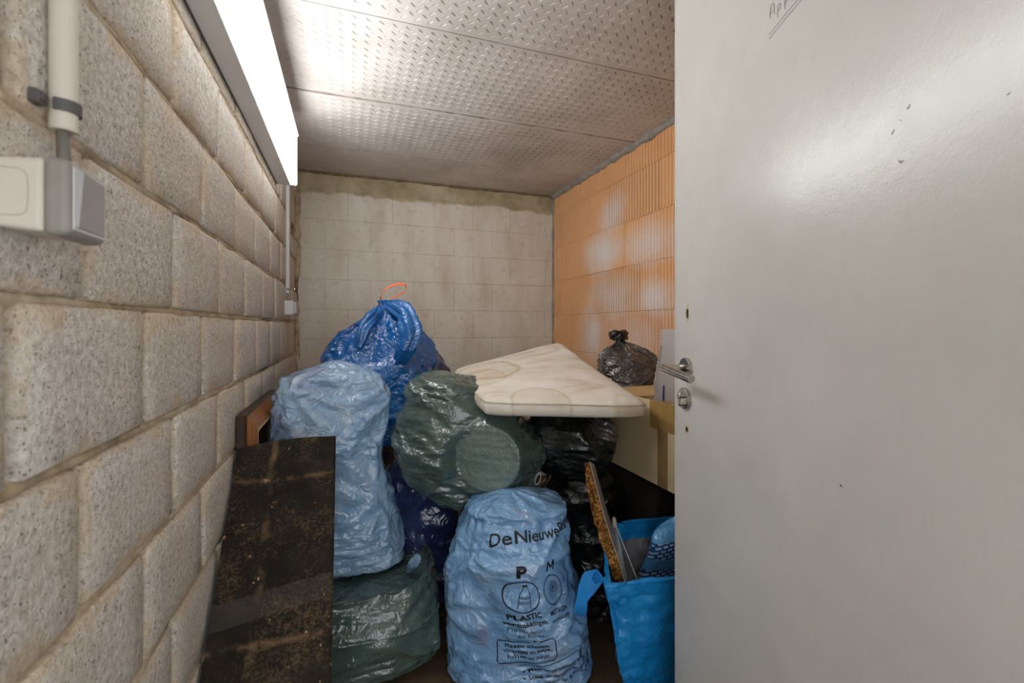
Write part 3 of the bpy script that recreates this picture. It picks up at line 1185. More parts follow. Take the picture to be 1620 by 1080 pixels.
cn = thing('cable_conduit', 'cream round conduit with grey cable end above the light switch', 'conduit', (UL + .016, .662, 1.337))
ct = [(UL + .0165, .662, z) for z in (1.392, 1.394, 1.60, 1.9, 2.2)]
add('pipe', *tube(ct, [.0118, .0126, .0126, .0126, .0126], 24), MAT_CREAMPL, cn, smooth=False)
cab = [(UL + .0165, .662, 1.337 - .003), (UL + .0165, .6622, 1.36), (UL + .016, .6618, 1.40)]
add('cable', *tube(cab, .0062, 16), flat('grey_cable', '#77716b', .5), cn, smooth=True)
arc = [(UL + .0165 + .0146 * math.cos(a), .662 + .0146 * math.sin(a), 1.418) for a in np.linspace(-1.75, 1.75, 22)]
clip = add('pipe_clip', *ribbon(arc, (0, 0, 1), .013, .0024), MAT_DARKGREY, cn)
add('clip_base', *join(box((UL - .002, .6305, 1.411), (UL + .010, .6475, 1.426), .002), tube([(UL + .008, .637, 1.4185), (UL + .013, .637, 1.4185)], .0045, 12)), MAT_DARKGREY, clip)

# far conduit and its box
fc = thing('cable_conduit', 'thin white conduit running down from the lamp to the small junction box', 'conduit', (UL + .010, 2.72, 1.33))
add('pipe', *tube([(UL + .011, 2.725, z) for z in (1.352, 1.6, 2.2)], .0105, 16), MAT_WHITEPL, fc, smooth=False)
add('cable', *tube([(UL + .011, 2.725, z) for z in (1.31, 1.33, 1.36)], .005, 10), flat('grey_cable_far', '#8d8a86', .5), fc)
arc = [(UL + .011 + .0125 * math.cos(a), 2.725 + .0125 * math.sin(a), 1.372) for a in np.linspace(-1.9, 1.9, 18)]
add('pipe_clip', *ribbon(arc, (0, 0, 1), .012, .003), MAT_GREYPL, fc)
jb = thing('junction_box', 'small white surface box at the lower end of the thin conduit', 'electrical box', (UL, 2.735, 1.235))
add('back_box', *box((UL - .004, 2.695, 1.235), (UL + .042, 2.770, 1.311), .004, 2), MAT_WHITEPL, jb)
add('rocker', *box((UL + .042, 2.700, 1.242), (UL + .056, 2.768, 1.304), .004, 2), flat('pale_grey_plastic', '#c3c5c9', .4), jb)

# ================================================================== rubbish pile
def up(n):
    return lambda U, V: n


MAT_SKY = plastic('light_blue_film', '#97bbdd', '#84abd0', '#b0cce6', 0.27,
                  spots=[(4.0, '#8f8bb4', 0.56, 0.7, 0.55), (7.0, '#c9dbee', 0.56, 0.72, 0.7), (5.5, '#57779c', 0.6, 0.74, 0.5)], trans=0.16, crinkle=0.3)
MAT_SKY2 = plastic('light_blue_film_printed', '#8dbae6', '#77a9d9', '#abcdee', 0.27,
                   spots=[(5.0, '#c3d8ef', 0.55, 0.7, 0.7), (7.0, '#9c90ae', 0.62, 0.74, 0.5), (4.5, '#4c6f8f', 0.58, 0.74, 0.55)], trans=0.16, crinkle=0.3)
MAT_GREEN = plastic('green_grey_film', '#4d5f59', '#40524c', '#5b6d67', 0.25, crinkle=0.2)
MAT_GREEN2 = plastic('green_grey_film_dull', '#4e605a', '#41524d', '#5e706a', 0.3, crinkle=0.2)
MAT_ROYAL = plastic('royal_blue_film', '#1c66ac', '#135294', '#2c7cbe', 0.24, crinkle=0.3)
MAT_NAVY = plastic('navy_film', '#27355f', '#1c2748', '#39497a', 0.25, spots=[(9, '#6a4a68', 0.6, 0.72, 0.4)], crinkle=0.28)
MAT_BLACK = plastic('black_film', '#131716', '#0d100f', '#1d2221', 0.34, crinkle=0.18, coat=.35)
MAT_SMOKE = plastic('smoky_black_film', '#4b4744', '#37332f', '#625c57', 0.24, spots=[(8, '#6b5a4c', 0.55, 0.7, 0.5)], crinkle=0.26)


def collide(*names, plane=None, floor_z=0.004, wall=True):
    bs = [BODIES[n] for n in names]

    def f(X):
        X = X.copy()
        X[..., 2] = np.maximum(X[..., 2], floor_z)
        if wall:
            X[..., 0] = np.maximum(X[..., 0], UL + 0.008)
        for p in (plane or []):
            nrm, pt = np.array(p[0], float), np.array(p[1], float)
            nrm = nrm / np.linalg.norm(nrm)
            d = ((X - pt) * nrm).sum(-1)
            X -= np.maximum(d, 0)[..., None] * nrm
        return X

    def final(X):
        X = f(X)
        if bs:
            X = f(push_out(X, bs))
        return X
    return f, final


def make_bag(key, name, label, cat, mat, shape, origin, nu=160, nv=150, others=(), plane=None, root=True, wall=True, floor_z=0.004, **kw):
    lim, fin = collide(*others, plane=plane, wall=wall, floor_z=floor_z)
    X = film(shape, nu, nv, limit=lim, **kw)
    X = fin(X)
    body(key, X)
    if root:
        t = thing(name, label, cat, origin)
        o = add('film', X.reshape(-1, 3), bag_faces(X), mat, t, smooth=True)
        return t, o, X
    o = add(name, X.reshape(-1, 3), bag_faces(X), mat, None, smooth=True, origin=origin)
    tag(o, label, cat)
    return o, o, X


def at(X, u, v, h=0.0):
    """point on a closed film grid, h outside it"""
    u = np.asarray(u, float) % 1.0; v = np.clip(np.asarray(v, float), 0.001, .999)
    e = 1.0 / X.shape[1]; ev = 1.0 / X.shape[0]
    P = sample_rows(X, u, v, True)
    if h == 0:
        return P
    d1 = sample_rows(X, (u + e) % 1.0, v, True) - sample_rows(X, (u - e) % 1.0, v, True)
    d2 = sample_rows(X, u, np.clip(v + ev, 0, .999), True) - sample_rows(X, u, np.clip(v - ev, 0, .999), True)
    N = np.cross(d1, d2)
    N /= np.linalg.norm(N, axis=-1, keepdims=True) + 1e-12
    return P + N * h


# --- board leaning on the block wall: lies in a plane, defined first so that bags stay behind it
BN = np.array([0, -0.409, 0.35 * -1.0]) * -1
BPT = np.array([0.0, 1.558, 0.808])
bdir = np.array([0, 0.35, 0.409]); bdir /= np.linalg.norm(bdir)
bnorm = np.array([0, -bdir[2], bdir[1]])          # towards the camera and up

# 1 blue bag low in the gap, its shade put into the navy colour
make_bag('blue_low_dark', 'rubbish_bag', 'blue bag coloured navy for shade, in the gap between green and printed blue bags', 'bag', MAT_NAVY,
         lathe_shape([(0, .31, 2.03, .01, .02, .02, 2), (.08, .31, 2.03, .015, .17, .17, 2.4), (.5, .31, 2.02, .3, .21, .2, 2.4), (.85, .31, 2.02, .56, .17, .17, 2.2), (1, .31, 2.02, .66, .02, .02, 2)], 0.2, 0.03, 3),
         (.31, 2.03, 0), 96, 96, root=False, eu=.012, ev=.012, seed=21, stars=(9, .045, .04, .26, (6, 12), .3), din=.05, dout=.012)
# 2 tall navy bag at the back
make_bag('navy_back', 'rubbish_bag', 'navy blue bag behind the royal blue bag, by the white cushion', 'bag', MAT_NAVY,
         lathe_shape([(0, .40, 2.66, .01, .02, .02, 2), (.06, .40, 2.66, .015, .24, .2, 2.4), (.5, .42, 2.66, .55, .27, .23, 2.4), (.84, .40, 2.64, .94, .2, .19, 2.2), (1, .38, 2.62, 1.10, .02, .02, 2)], 0.2, 0.03, 4),
         (.40, 2.66, 0), 96, 96, root=False, eu=.012, ev=.012, seed=22, stars=(9, .045, .04, .26, (6, 12), .3), din=.05, dout=.012)
# 3 open green bag, bottom left: outer side, folded cuff, mouth
gk = [(0, .03, 1.74, .01, .02, .02, 2), (.05, .03, 1.74, .012, .28, .2, 2.8), (.22, .03, 1.74, .08, .318, .25, 2.7), (.46, .03, 1.74, .19, .292, .248, 2.6),
      (.50, .03, 1.74, .200, .290, .248, 2.6), (.52, .03, 1.74, .192, .312, .268, 2.6), (.70, .025, 1.745, .26, .296, .256, 2.6), (.84, .02, 1.75, .322, .276, .240, 2.6),
      (.87, .02, 1.75, .328, .264, .228, 2.6), (.92, .02, 1.75, .288, .25, .20, 2.6), (1, .02, 1.75, .265, .02, .02, 2)]
gplane = [(bnorm * 1.0, BPT - bnorm * 0.02)]
make_bag('green_low', 'open_bag', 'open grey green bag with folded rim, on floor under the tall blue bag', 'bag', MAT_GREEN2,
         lathe_shape(gk, 0.0, 0.018, 5), (.03, 1.74, 0), 176, 120, plane=gplane + [((1, 0, 0), (.300, 0, 0))], root=False, eu=.012, ev=.015, seed=23, din=.035, dout=.008, stars=(8, .03, .028, .3, (6, 12), .3), folds=[((5, 5, 11), .007)])
# 4 tall light blue bag standing in it
sk = [(0, .02, 1.87, .275, .02, .02, 2), (.06, .02, 1.87, .278, .19, .15, 2.6), (.13, .012, 1.88, .33, .222, .185, 2.7), (.3, -.018, 1.89, .45, .23, .19, 2.7), (.5, -.045, 1.90, .60, .218, .185, 2.6),
      (.56, -.05, 1.905, .66, .212, .18, 2.6), (.68, -.052, 1.91, .76, .232, .19, 2.7), (.82, -.052, 1.92, .89, .232, .19, 2.8), (.92, -.055, 1.925, .985, .19, .15, 2.6), (1, -.05, 1.93, 1.032, .02, .02, 2)]
ts, osk, XS = make_bag('sky_tall', 'rubbish_bag', 'tall light blue bag packed full, between block wall and green bag, behind black board', 'bag', MAT_SKY,
                       lathe_shape(sk, 0.0, 0.022, 15), (.02, 1.87, .275), 200, 220, others=('green_low',),
                       plane=gplane + [((-1, 0, 0), (-.262, 0, 0))], eu=.010, ev=.010, seed=31, din=.05, dout=.014, stars=(12, .045, .046, .28, (7, 13), .22), bend=.0018)
# 5 printed light blue bag, front centre
pk = [(0, .565, 1.51, .006, .02, .02, 2), (.05, .565, 1.51, .008, .235, .165, 2.7), (.14, .56, 1.51, .06, .262, .19, 2.6), (.35, .545, 1.51, .2, .252, .195, 2.5), (.6, .535, 1.51, .37, .236, .19, 2.5),
      (.78, .54, 1.52, .485, .214, .175, 2.5), (.9, .545, 1.525, .56, .185, .145, 2.5), (1, .545, 1.53, .60, .02, .02, 2)]
tp, opm, XP = make_bag('printed', 'rubbish_bag', 'light blue recycling bag with black printed words and bottle symbol', 'bag', MAT_SKY2,
                       lathe_shape(pk, -0.34, 0.02, 25, lump2=.004), (.565, 1.51, 0), 216, 200, others=('blue_low_dark',), plane=gplane + [((-1, 0, 0), (.304, 0, 0))], eu=.010, ev=.010, seed=41, din=.05, dout=.014, stars=(11, .042, .044, .28, (7, 13), .22), bend=.0018)
# 6 black bags on the right
make_bag('black_low', 'rubbish_bag', 'black bag standing on the floor behind the leaning chipboard', 'bag', MAT_BLACK,
         lathe_shape([(0, .95, 1.72, .006, .02, .02, 2), (.05, .95, 1.72, .008, .15, .14, 2.6), (.3, .95, 1.72, .15, .19, .17, 2.5), (.52, .945, 1.72, .33, .185, .165, 2.4), (.6, .94, 1.72, .37, .17, .15, 2.4), (.8, .935, 1.72, .48, .19, .165, 2.4), (.92, .93, 1.72, .56, .14, .12, 2.3), (1, .93, 1.72, .595, .02, .02, 2)], -.5, .02, 7),
         (.95, 1.72, 0), 128, 128, others=('printed',), root=False, eu=.012, ev=.012, seed=51, din=.05, dout=.012, stars=(6, .035, .022, .3, (6, 12), .15), bend=.005)
tb, ob_, XB = make_bag('black_mid', 'rubbish_bag', 'dark bag with crumpled tail squeezed under the white cushion', 'bag', MAT_BLACK,
                       lathe_shape([(0, .88, 1.74, .55, .02, .02, 2), (.1, .88, 1.74, .565, .13, .12, 2.4), (.5, .88, 1.74, .70, .205, .18, 2.5), (.88, .88, 1.74, .84, .14, .12, 2.4), (1, .88, 1.74, .868, .02, .02, 2)], -.46, .025, 8),
                       (.88, 1.74, .55), 128, 112, others=('black_low',), eu=.012, ev=.012, seed=52, din=.05, dout=.012, stars=(6, .03, .018, .3, (6, 12), .15), bend=.005)
# 7 royal blue bag on top at the back
def royal_pleat(U, V):
    f = np.clip((V - .45) / .45, 0, 1) ** 1.3 * np.clip((1.02 - V) / .05, .2, 1)
    w = np.sin(U * 2 * math.pi * 9 + 1.5 * np.sin(U * 2 * math.pi * 3 + 1)) * .6 + np.sin(U * 2 * math.pi * 17 + 2) * .3
    return 1 + .17 * f * w
rk = [(0, .13, 2.40, .60, .02, .02, 2), (.05, .13, 2.40, .61, .22, .18, 2.5), (.2, .14, 2.40, .76, .31, .24, 2.5), (.38, .145, 2.40, .90, .325, .25, 2.4), (.55, .15, 2.40, 1.02, .305, .225, 2.2),
      (.7, .157, 2.38, 1.11, .25, .18, 2.1), (.83, .168, 2.36, 1.19, .165, .12, 2), (.92, .18, 2.35, 1.25, .07, .055, 2), (.96, .182, 2.35, 1.275, .036, .034, 2), (1, .185, 2.345, 1.30, .05, .042, 2)]
tr, orr, XR = make_bag('royal', 'rubbish_bag', 'royal blue bag on top of the heap with an orange drawstring loop', 'bag', MAT_ROYAL,
                       lathe_shape(rk, -.1, .016, 35, pleat=royal_pleat), (.13, 2.40, .60), 208, 160, others=('sky_tall', 'navy_back'), eu=.014, ev=.01, seed=61, din=.05, dout=.016, stars=(9, .04, .040, .30, (6, 12), .35))
# 8 green bag in the middle, over the gap between the blue ones
mk = [(0, .48, 1.80, .455, .02, .02, 2), (.07, .48, 1.80, .465, .14, .11, 2.2), (.25, .475, 1.80, .54, .265, .20, 2.4), (.5, .455, 1.80, .69, .315, .235, 2.6), (.75, .41, 1.80, .85, .265, .21, 2.6), (.9, .375, 1.80, .945, .18, .15, 2.4), (1, .37, 1.80, .975, .02, .02, 2)]
mplane = [((-.08, -.03, 1), (.429, 1.493, .842)), ]
tm, om, XM = make_bag('green_mid', 'rubbish_bag', 'dark green grey bag with a round flat lid pressing through, under cushion corner', 'bag', MAT_GREEN,
                      lathe_shape(mk, -.24, .03, 45, R=rotm((.24, .97, 0), 10), pivot=(.45, 1.80, .70)), (.43, 1.80, .44), 192, 176,
                      others=('printed', 'sky_tall', 'blue_low_dark', 'black_mid', 'royal'), eu=.010, ev=.016, seed=71, din=.05, dout=.015, stars=(9, .035, .036, .30, (6, 12), .3), folds=[((2.5, 2.5, 12), .020)])
def set_verts(o, X):
    off = np.array(o['_o'])
    o.data.vertices.foreach_set('co', (X.reshape(-1, 3) - off).ravel().astype(np.float32))
    o.data.update()


# --- round flat lid that presses through the green bag
lc_ = np.array([.465, 1.57, .70])
ln_ = np.array([-.52, -.84, -.06]); ln_ /= np.linalg.norm(ln_)
q = XM - lc_
al = q @ ln_
lat = np.linalg.norm(q - al[..., None] * ln_, axis=-1)
RL_ = .122
front = al > -.16
tgt = .004 + .0035 * (ridged(XM, (3, 3, 26), 5) - .5)
wgt = np.where(lat < RL_, 1.0, np.clip(1 - (lat - RL_) / .035, 0, 1) ** 2 * .75) * front
XM = XM + ln_ * (wgt * (tgt - al))[..., None]
set_verts(om, XM)
MAT_LID_LIT = plastic('green_film_on_lid_lit', '#6a7b75', '#62736d', '#73847e', .33, crinkle=.2)  # lighter green over the lid: the light it catches put into colour
om.data.materials.append(MAT_LID_LIT.m)
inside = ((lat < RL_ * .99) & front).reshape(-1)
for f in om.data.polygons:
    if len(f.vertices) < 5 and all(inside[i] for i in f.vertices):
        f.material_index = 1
# pale tie loop at its right end
t_ = np.linspace(0, 2 * math.pi, 26)
cwp = np.array([0.6023, 1.4309, 0.6569])
ex, ey = np.array([0.6043, 1.4302, 0.6569]) - cwp, np.array([0.6023, 1.4309, 0.6590]) - cwp
loop = [cwp + ex * (4 * math.cos(a) + 2.2 * math.sin(a)) + ey * 9 * math.sin(a) for a in t_]
add('tie_loop', *ribbon(loop, (.3, .9, .1), .010, .0014), flat('pale_tie', '#9aa0a0', .5), tm)

# --- orange drawstring of the royal blue bag
MAT_ORANGE = flat('orange_drawstring', '#f07a4a', .45, var='#e56a3c', vs=30)
lp = [(0.1520, 2.3342, 1.2786), (0.1462, 2.3362, 1.3159), (0.1608, 2.3310, 1.3438), (0.1900, 2.3206, 1.3686), (0.2281, 2.3071, 1.3810), (0.2573, 2.2967, 1.3779), (0.2661, 2.2936, 1.3593), (0.2514, 2.2988, 1.3376), (0.2193, 2.3102, 1.3221), (0.1871, 2.3217, 1.3034), (0.1754, 2.3258, 1.2786)]
lp = catmull([(i, *p) for i, p in enumerate(lp)], np.linspace(0, 10, 60))
wd = np.stack([np.linspace(.3, .1, 60), np.linspace(.6, 1.0, 60), np.linspace(.6, .25, 60)], -1)
add('drawstring', *ribbon(lp, wd, .024, .0014), MAT_ORANGE, tr, smooth=False)
_on = lambda p: (lambda q: np.array(q[0] + q[1] * .004))(BODIES['royal'][0].find_nearest(Vector(p)))
s0 = _on(np.array([-0.0000, 2.3352, 1.1488])); s1 = _on(np.array([0.0260, 2.3472, 1.1853]))
add('drawstring', *ribbon([s0, (s0 + s1) / 2 + np.array([0, -.006, .004]), s1], (.6, 0, .6), .008, .0015), MAT_ORANGE, tr)


def crumple_tube(path, r0, seed, n=40, m_=60, amp=.35, flat_=1.0):
    P = catmull([(i, *p) for i, p in enumerate(path)], np.linspace(0, len(path) - 1, m_))
    V, F = tube(P, [r0 * (.35 + .65 * math.sin(math.pi * min(1, max(0, .06 + .88 * i / (m_ - 1))))) for i in range(m_)], n)
    V = np.array(V); C = np.repeat(P, n, 0)
    D = V - C
    th = np.tile(np.arange(n) / n * 2 * math.pi, m_)
    sl = np.repeat(np.linspace(0, 1, m_), n)
    wv_ = 2.2 * pn(np.stack([sl * 2, sl * 0, sl * 0 + seed], -1), 1.7, seed)
    pl = np.abs(np.sin(th * 2.5 + wv_)) * .9 + np.abs(np.sin(th * 4 + wv_ * 2 + 1)) * .5
    k = .72 + amp * (1.25 - pl) + amp * .5 * (ridged(V, (9, 9, 9), seed, .03, 8) - .5)
    return C + D * k[:, None], F


V, F = crumple_tube([np.array([0.1762, 2.3362, 1.2791]), np.array([0.2287, 2.2538, 1.2580]), np.array([0.2654, 2.1877, 1.2056]), np.array([0.2700, 2.1542, 1.1320]), np.array([0.2424, 2.1640, 1.0560]), np.array([0.2179, 2.2046, 1.0010])], .052, 4)
add('gathered_fold', V, F, MAT_ROYAL, tr, smooth=True)
V, F = crumple_tube([np.array([0.1593, 2.3528, 1.2733]), np.array([0.1086, 2.2965, 1.2216]), np.array([0.0640, 2.2487, 1.1464]), np.array([0.0386, 2.2365, 1.0735])], .034, 9)
add('gathered_fold', V, F, MAT_ROYAL, tr, smooth=True)
# crumpled tail of the dark bag under the cushion
V, F = crumple_tube([np.array([0.8683, 1.5379, 0.8076]), np.array([0.8748, 1.4931, 0.7972]), np.array([0.8951, 1.4647, 0.7830]), np.array([0.9257, 1.4538, 0.7691])], .030, 12, amp=.6)
add('film_tail', V, F, MAT_SMOKE, tb, smooth=True)
# torn corner of the tall blue bag caught in the rim of the green one
V, F = crumple_tube([np.array([0.2006, 1.6906, 0.2816]), np.array([0.2131, 1.6649, 0.3195]), np.array([0.2288, 1.6488, 0.3449]), np.array([0.2238, 1.6611, 0.3534])], .014, 15, n=20, m_=30, amp=.7)
add('film_corner', V, F, MAT_SKY, ts, smooth=True)

# --- printing on the blue recycling bag: laid out in metres on the film, x along it, y its height
CIRC = 1.40
_vz = np.linspace(0, 1, 400); _zz = catmull(pk, _vz)[:, 2]
_zz = np.maximum.accumulate(_zz + np.linspace(0, 1e-6, 400))


def onto_bag(pts, h=.0016):
    pts = np.asarray(pts, float)
    u = .742 + pts[:, 0] / CIRC
    v = np.interp(pts[:, 1] + .10 * np.maximum(pts[:, 0], 0) * 0, _zz, _vz)
    return at(XP, u, v, h)


def print_part(vf_list, name):
    V, F = join(*[([(p[0], p[1], 0) for p in v], f) for v, f in vf_list])
    bm = bmesh.new()
    vs = [bm.verts.new(p) for p in V]
    for f in F:
        try:
            bm.faces.new([vs[i] for i in f])
        except ValueError:
            pass
    bmesh.ops.triangulate(bm, faces=bm.faces[:])
    for _ in range(3):
        es = [e for e in bm.edges if e.calc_length() > .008]
        if es:
            bmesh.ops.subdivide_edges(bm, edges=es, cuts=1)
            bmesh.ops.triangulate(bm, faces=bm.faces[:])
    V, F = bm_out(bm)
    P = onto_bag(np.array(V)[:, :2])
    # outward faces
    return add(name, P, F, MAT_BLACKINK, tp)


def text2d(txt, x, y, cap, align='LEFT', bold=0.0, ang=0.0, sx=1.0):
    cu_ = bpy.data.curves.new('t', 'FONT')
    cu_.body = txt; cu_.size = cap / .69; cu_.align_x = align; cu_.resolution_u = 3; cu_.offset = bold
    ob = bpy.data.objects.new('t', cu_)
    COL.objects.link(ob)
    dg = bpy.context.evaluated_depsgraph_get()
    me = ob.evaluated_get(dg).to_mesh()
    V = np.array([v.co[:2] for v in me.vertices]); F = [list(p.vertices) for p in me.polygons]
    ob.evaluated_get(dg).to_mesh_clear()
    bpy.data.objects.remove(ob); bpy.data.curves.remove(cu_)
    V = V * [sx, 1]
    c_, s_ = math.cos(ang), math.sin(ang)
    V = V @ np.array([[c_, s_], [-s_, c_]]) + [x, y]
    return V, F


def line2d(pts, w):
    P = np.array(pts, float)
    T = np.gradient(P, axis=0); T /= np.linalg.norm(T, axis=1)[:, None] + 1e-12
    Nn = np.stack([-T[:, 1], T[:, 0]], -1)
    V = np.concatenate([P + Nn * w / 2, P - Nn * w / 2]); n = len(P)
    return V, [(i, i + n, i + n + 1, i + 1) for i in range(n - 1)]


def circ2d(cx, cy, rx, ry, n=40, a0=0.0, a1=2 * math.pi):
    return [(cx + rx * math.cos(a), cy + ry * math.sin(a)) for a in np.linspace(a0, a1, n)]


A_ = .10   # the words climb a little to the right
print_part([text2d('DeNieuweBlauwe', -.052, .478, .037, bold=.0006, ang=A_ * .8)], 'printed_words')
print_part([text2d('P', .030, .388, .033, 'CENTER', .0022)], 'printed_letter')
print_part([line2d([(.118, .396), (.1195, .4265)], .0062), line2d([(.1195, .4265), (.1325, .408)], .0056), line2d([(.1325, .408), (.1455, .4290)], .0056), line2d([(.1455, .4290), (.147, .3985)], .0062)], 'printed_letter')
bx, by = .036, .330
bottle = [(bx - .017, by - .034), (bx - .013, by - .004), (bx - .012, by + .006), (bx - .003, by + .025), (bx - .003, by + .037), (bx + .008, by + .037), (bx + .008, by + .025), (bx + .015, by + .006), (bx + .015, by - .004), (bx + .013, by - .036)]
print_part([line2d(circ2d(bx, by, .044, .046), .0034), line2d(bottle, .0016), line2d([(bx - .013, by - .003), (bx + .015, by - .003)], .0016), line2d([(bx - .0125, by + .001), (bx + .015, by + .001)], .0012),
            line2d([(bx - .014, by - .015), (bx + .0145, by - .015)], .0016), line2d([(bx - .0145, by - .019), (bx + .014, by - .019)], .0012), line2d([(bx - .003, by + .034), (bx + .008, by + .034)], .006)], 'bottle_symbol')
mx_, my_ = .138, .338
print_part([line2d(circ2d(mx_, my_, .040, .045), .0028), line2d(circ2d(mx_ + .004, my_ + .006, .017, .015), .0014), line2d(circ2d(mx_ + .004, my_ + .006, .011, .009), .0012), line2d(circ2d(mx_ + .004, my_ + .006, .0022, .0022, 12), .0044),
            line2d([(mx_ - .016, my_ - .016), (mx_ - .013, my_ + .012), (mx_ - .002, my_ + .026), (mx_ + .012, my_ + .024), (mx_ + .022, my_ + .004), (mx_ + .016, my_ - .016), (mx_ - .002, my_ - .028), (mx_ - .016, my_ - .016)], .0013)], 'can_symbol')
print_part([text2d('PLASTIC', .040, .262, .0150, 'CENTER', .0008, ang=A_), text2d('verpakkingen', .042, .2400, .0135, 'CENTER', .0005, ang=A_),
            text2d('Plastic flessen', .040, .2190, .0105, 'CENTER', .0, ang=A_), text2d('en flacons', .046, .2035, .0105, 'CENTER', .0, ang=A_), text2d('+', .050, .186, .011, 'CENTER', .0006, ang=A_)], 'printed_words')
print_part([text2d('METALEN', .150, .268, .0125, 'CENTER', .0005, ang=A_ * 1.3), text2d('verpakkingen', .152, .2480, .0115, 'CENTER', .0003, ang=A_ * 1.3)], 'printed_words')
sk_ = lambda x: .10 * (x - .04)
bxl = [(.040, .186 + sk_(.03)), (-.026, .186 + sk_(-.026)), (-.028, .180 + sk_(-.028)), (-.028, .128 + sk_(-.028)), (-.022, .121 + sk_(-.022)), (.10, .121 + sk_(.1)), (.107, .128 + sk_(.107)), (.107, .182 + sk_(.107)), (.101, .189 + sk_(.1)), (.062, .189 + sk_(.06))]
print_part([line2d(bxl, .0030), text2d('Plastic schaaltjes,', .040, .168, .0098, 'CENTER', .0003, ang=A_), text2d('vlootjes en bakjes,', .041, .153, .0098, 'CENTER', .0003, ang=A_), text2d('folies en zakjes', .042, .135, .0105, 'CENTER', .0002, ang=A_)], 'printed_words')
print_part([line2d([(.012 + .03 * i, .104 + .0042 * i) for i in range(9)], .0018), text2d('\u2022 Maak de verpakkingen volledig leeg', .016, .080, .0112, 'LEFT', .0003, ang=.13),
            text2d('\u2022 Steek de verpakkingen niet in elkaar', .016, .058, .0112, 'LEFT', .0003, ang=.13), text2d('om volume van de verpakkingen', .034, .038, .0105, 'LEFT', .0002, ang=.13)], 'printed_words')
print_part([text2d('Fostplus', .235, .030, .016, 'LEFT', .0004, ang=.75)], 'printed_words')


# ------------------------------------------------------------------ folded black board leaning on the wall
def mat_board():
    m = M('black_board', 0.75, spec=0.2)
    v = m.coord('Object')
    s = m.sep(v)
    c = m.ramp(m.noise(v, 9, 5, 0.65), [(0.3, '#171310'), (0.55, '#221d18'), (0.8, '#3a3025')])
    g = m.noise(v, 130, 3, 0.7)
    g2 = m.noise(v, 7, 4, 0.65)
    c = m.mix(m.ramp(m.math('MULTIPLY', g, g2), [(0.26, 0.0), (0.42, 0.5)]), c, '#7a6244')
    sp = m.ramp(m.noise(v, 30, 3, 0.6), [(0.67, 0.0), (0.70, 1.0)])
    c = m.mix(m.math('MULTIPLY', sp, 0.9), c, '#b39166')
    for zc_ in (.727, .417, .205):
        e_ = m.math('ABSOLUTE', m.math('SUBTRACT', s[2], m.math('ADD', zc_, m.math('MULTIPLY', m.math('SUBTRACT', m.noise(v, 14, 3), .5), .012))))
        c = m.mix(m.math('MULTIPLY', m.mr(e_, .0, .009, .5, 0.0), m.ramp(m.noise(v, 24, 4, .6), [(.42, 0.0), (.6, 1.0)])), c, '#8a7150')
    # long tan scrape down the middle left
    d = m.math('ABSOLUTE', m.math('SUBTRACT', m.math('ADD', s[0], m.math('MULTIPLY', m.math('SUBTRACT', m.noise(v, 6, 3), .5), .05)), .098))
    f = m.math('MULTIPLY', m.mr(d, .003, .013, 1.0, 0.0), m.ramp(m.noise(v, 11, 3, .6), [(.45, 0.0), (.66, .55)]))
    c = m.mix(f, c, '#8d7553')
    m.color(c)
    m.rough(m.mr(m.noise(v, 20, 4), .3, .7, .6, .85))
    m.bump(g, .35, .003)
    return m


MAT_BOARD = mat_board()
BL = 0.808 / bdir[2]
bo = thing('folded_board', 'dirty black folded board with clear tape leaning against block wall', 'board', (-.312, BPT[1] - bdir[1] * BL, 0))
BU0, BU1 = -.313, -.045


def bpt(u, s, h=0.0):
    """u across the board, s metres down from its top edge, h proud of its face"""
    w = (u - BU0) / (BU1 - BU0)
    q = np.array([u, BPT[1], BPT[2]]) - bdir * s + bnorm * h
    return q


def board_sheet(h0, th, top, seed, u0, u1):
    n1, n2 = 22, 60
    a, b = np.meshgrid(np.linspace(0, 1, n1), np.linspace(0, 1, n2))
    u = u0 + a * (u1 - u0)
    s0 = top - .012 * np.sin(a * math.pi) - .012 * a
    s1 = BL - .006
    s = s0 + b * (s1 - s0)
    h = h0 + .006 * pn(np.stack([u * 3, s * 2, u * 0], -1), 2.2, seed)
    for cr in (.105, .52, .80):
        h = h - .0035 * np.exp(-((s - cr - .004 * np.sin(u * 30)) / .006) ** 2)
    h = h + .010 * np.clip((.12 - s) / .12, 0, 1) * np.clip((a - .5) * 2, 0, 1)
    P = np.stack([u, BPT[1] - bdir[1] * s + bnorm[1] * h, BPT[2] - bdir[2] * s + bnorm[2] * h], -1)
    Q = P - bnorm * th
    V = np.concatenate([P.reshape(-1, 3), Q.reshape(-1, 3)])
    G = grid_faces(n2, n1, closed=False)
    k = n1 * n2
    F = [f[::-1] for f in G] + [tuple(i + k for i in f) for f in G]
    ring = [j for j in range(n1)] + [i * n1 + n1 - 1 for i in range(1, n2)] + [(n2 - 1) * n1 + j for j in range(n1 - 2, -1, -1)] + [i * n1 for i in range(n2 - 2, 0, -1)]
    for i in range(len(ring)):
        j = (i + 1) % len(ring)
        F.append((ring[i], ring[j], ring[j] + k, ring[i] + k))
    V[:, 2] = np.maximum(V[:, 2], .002)
    return V, F


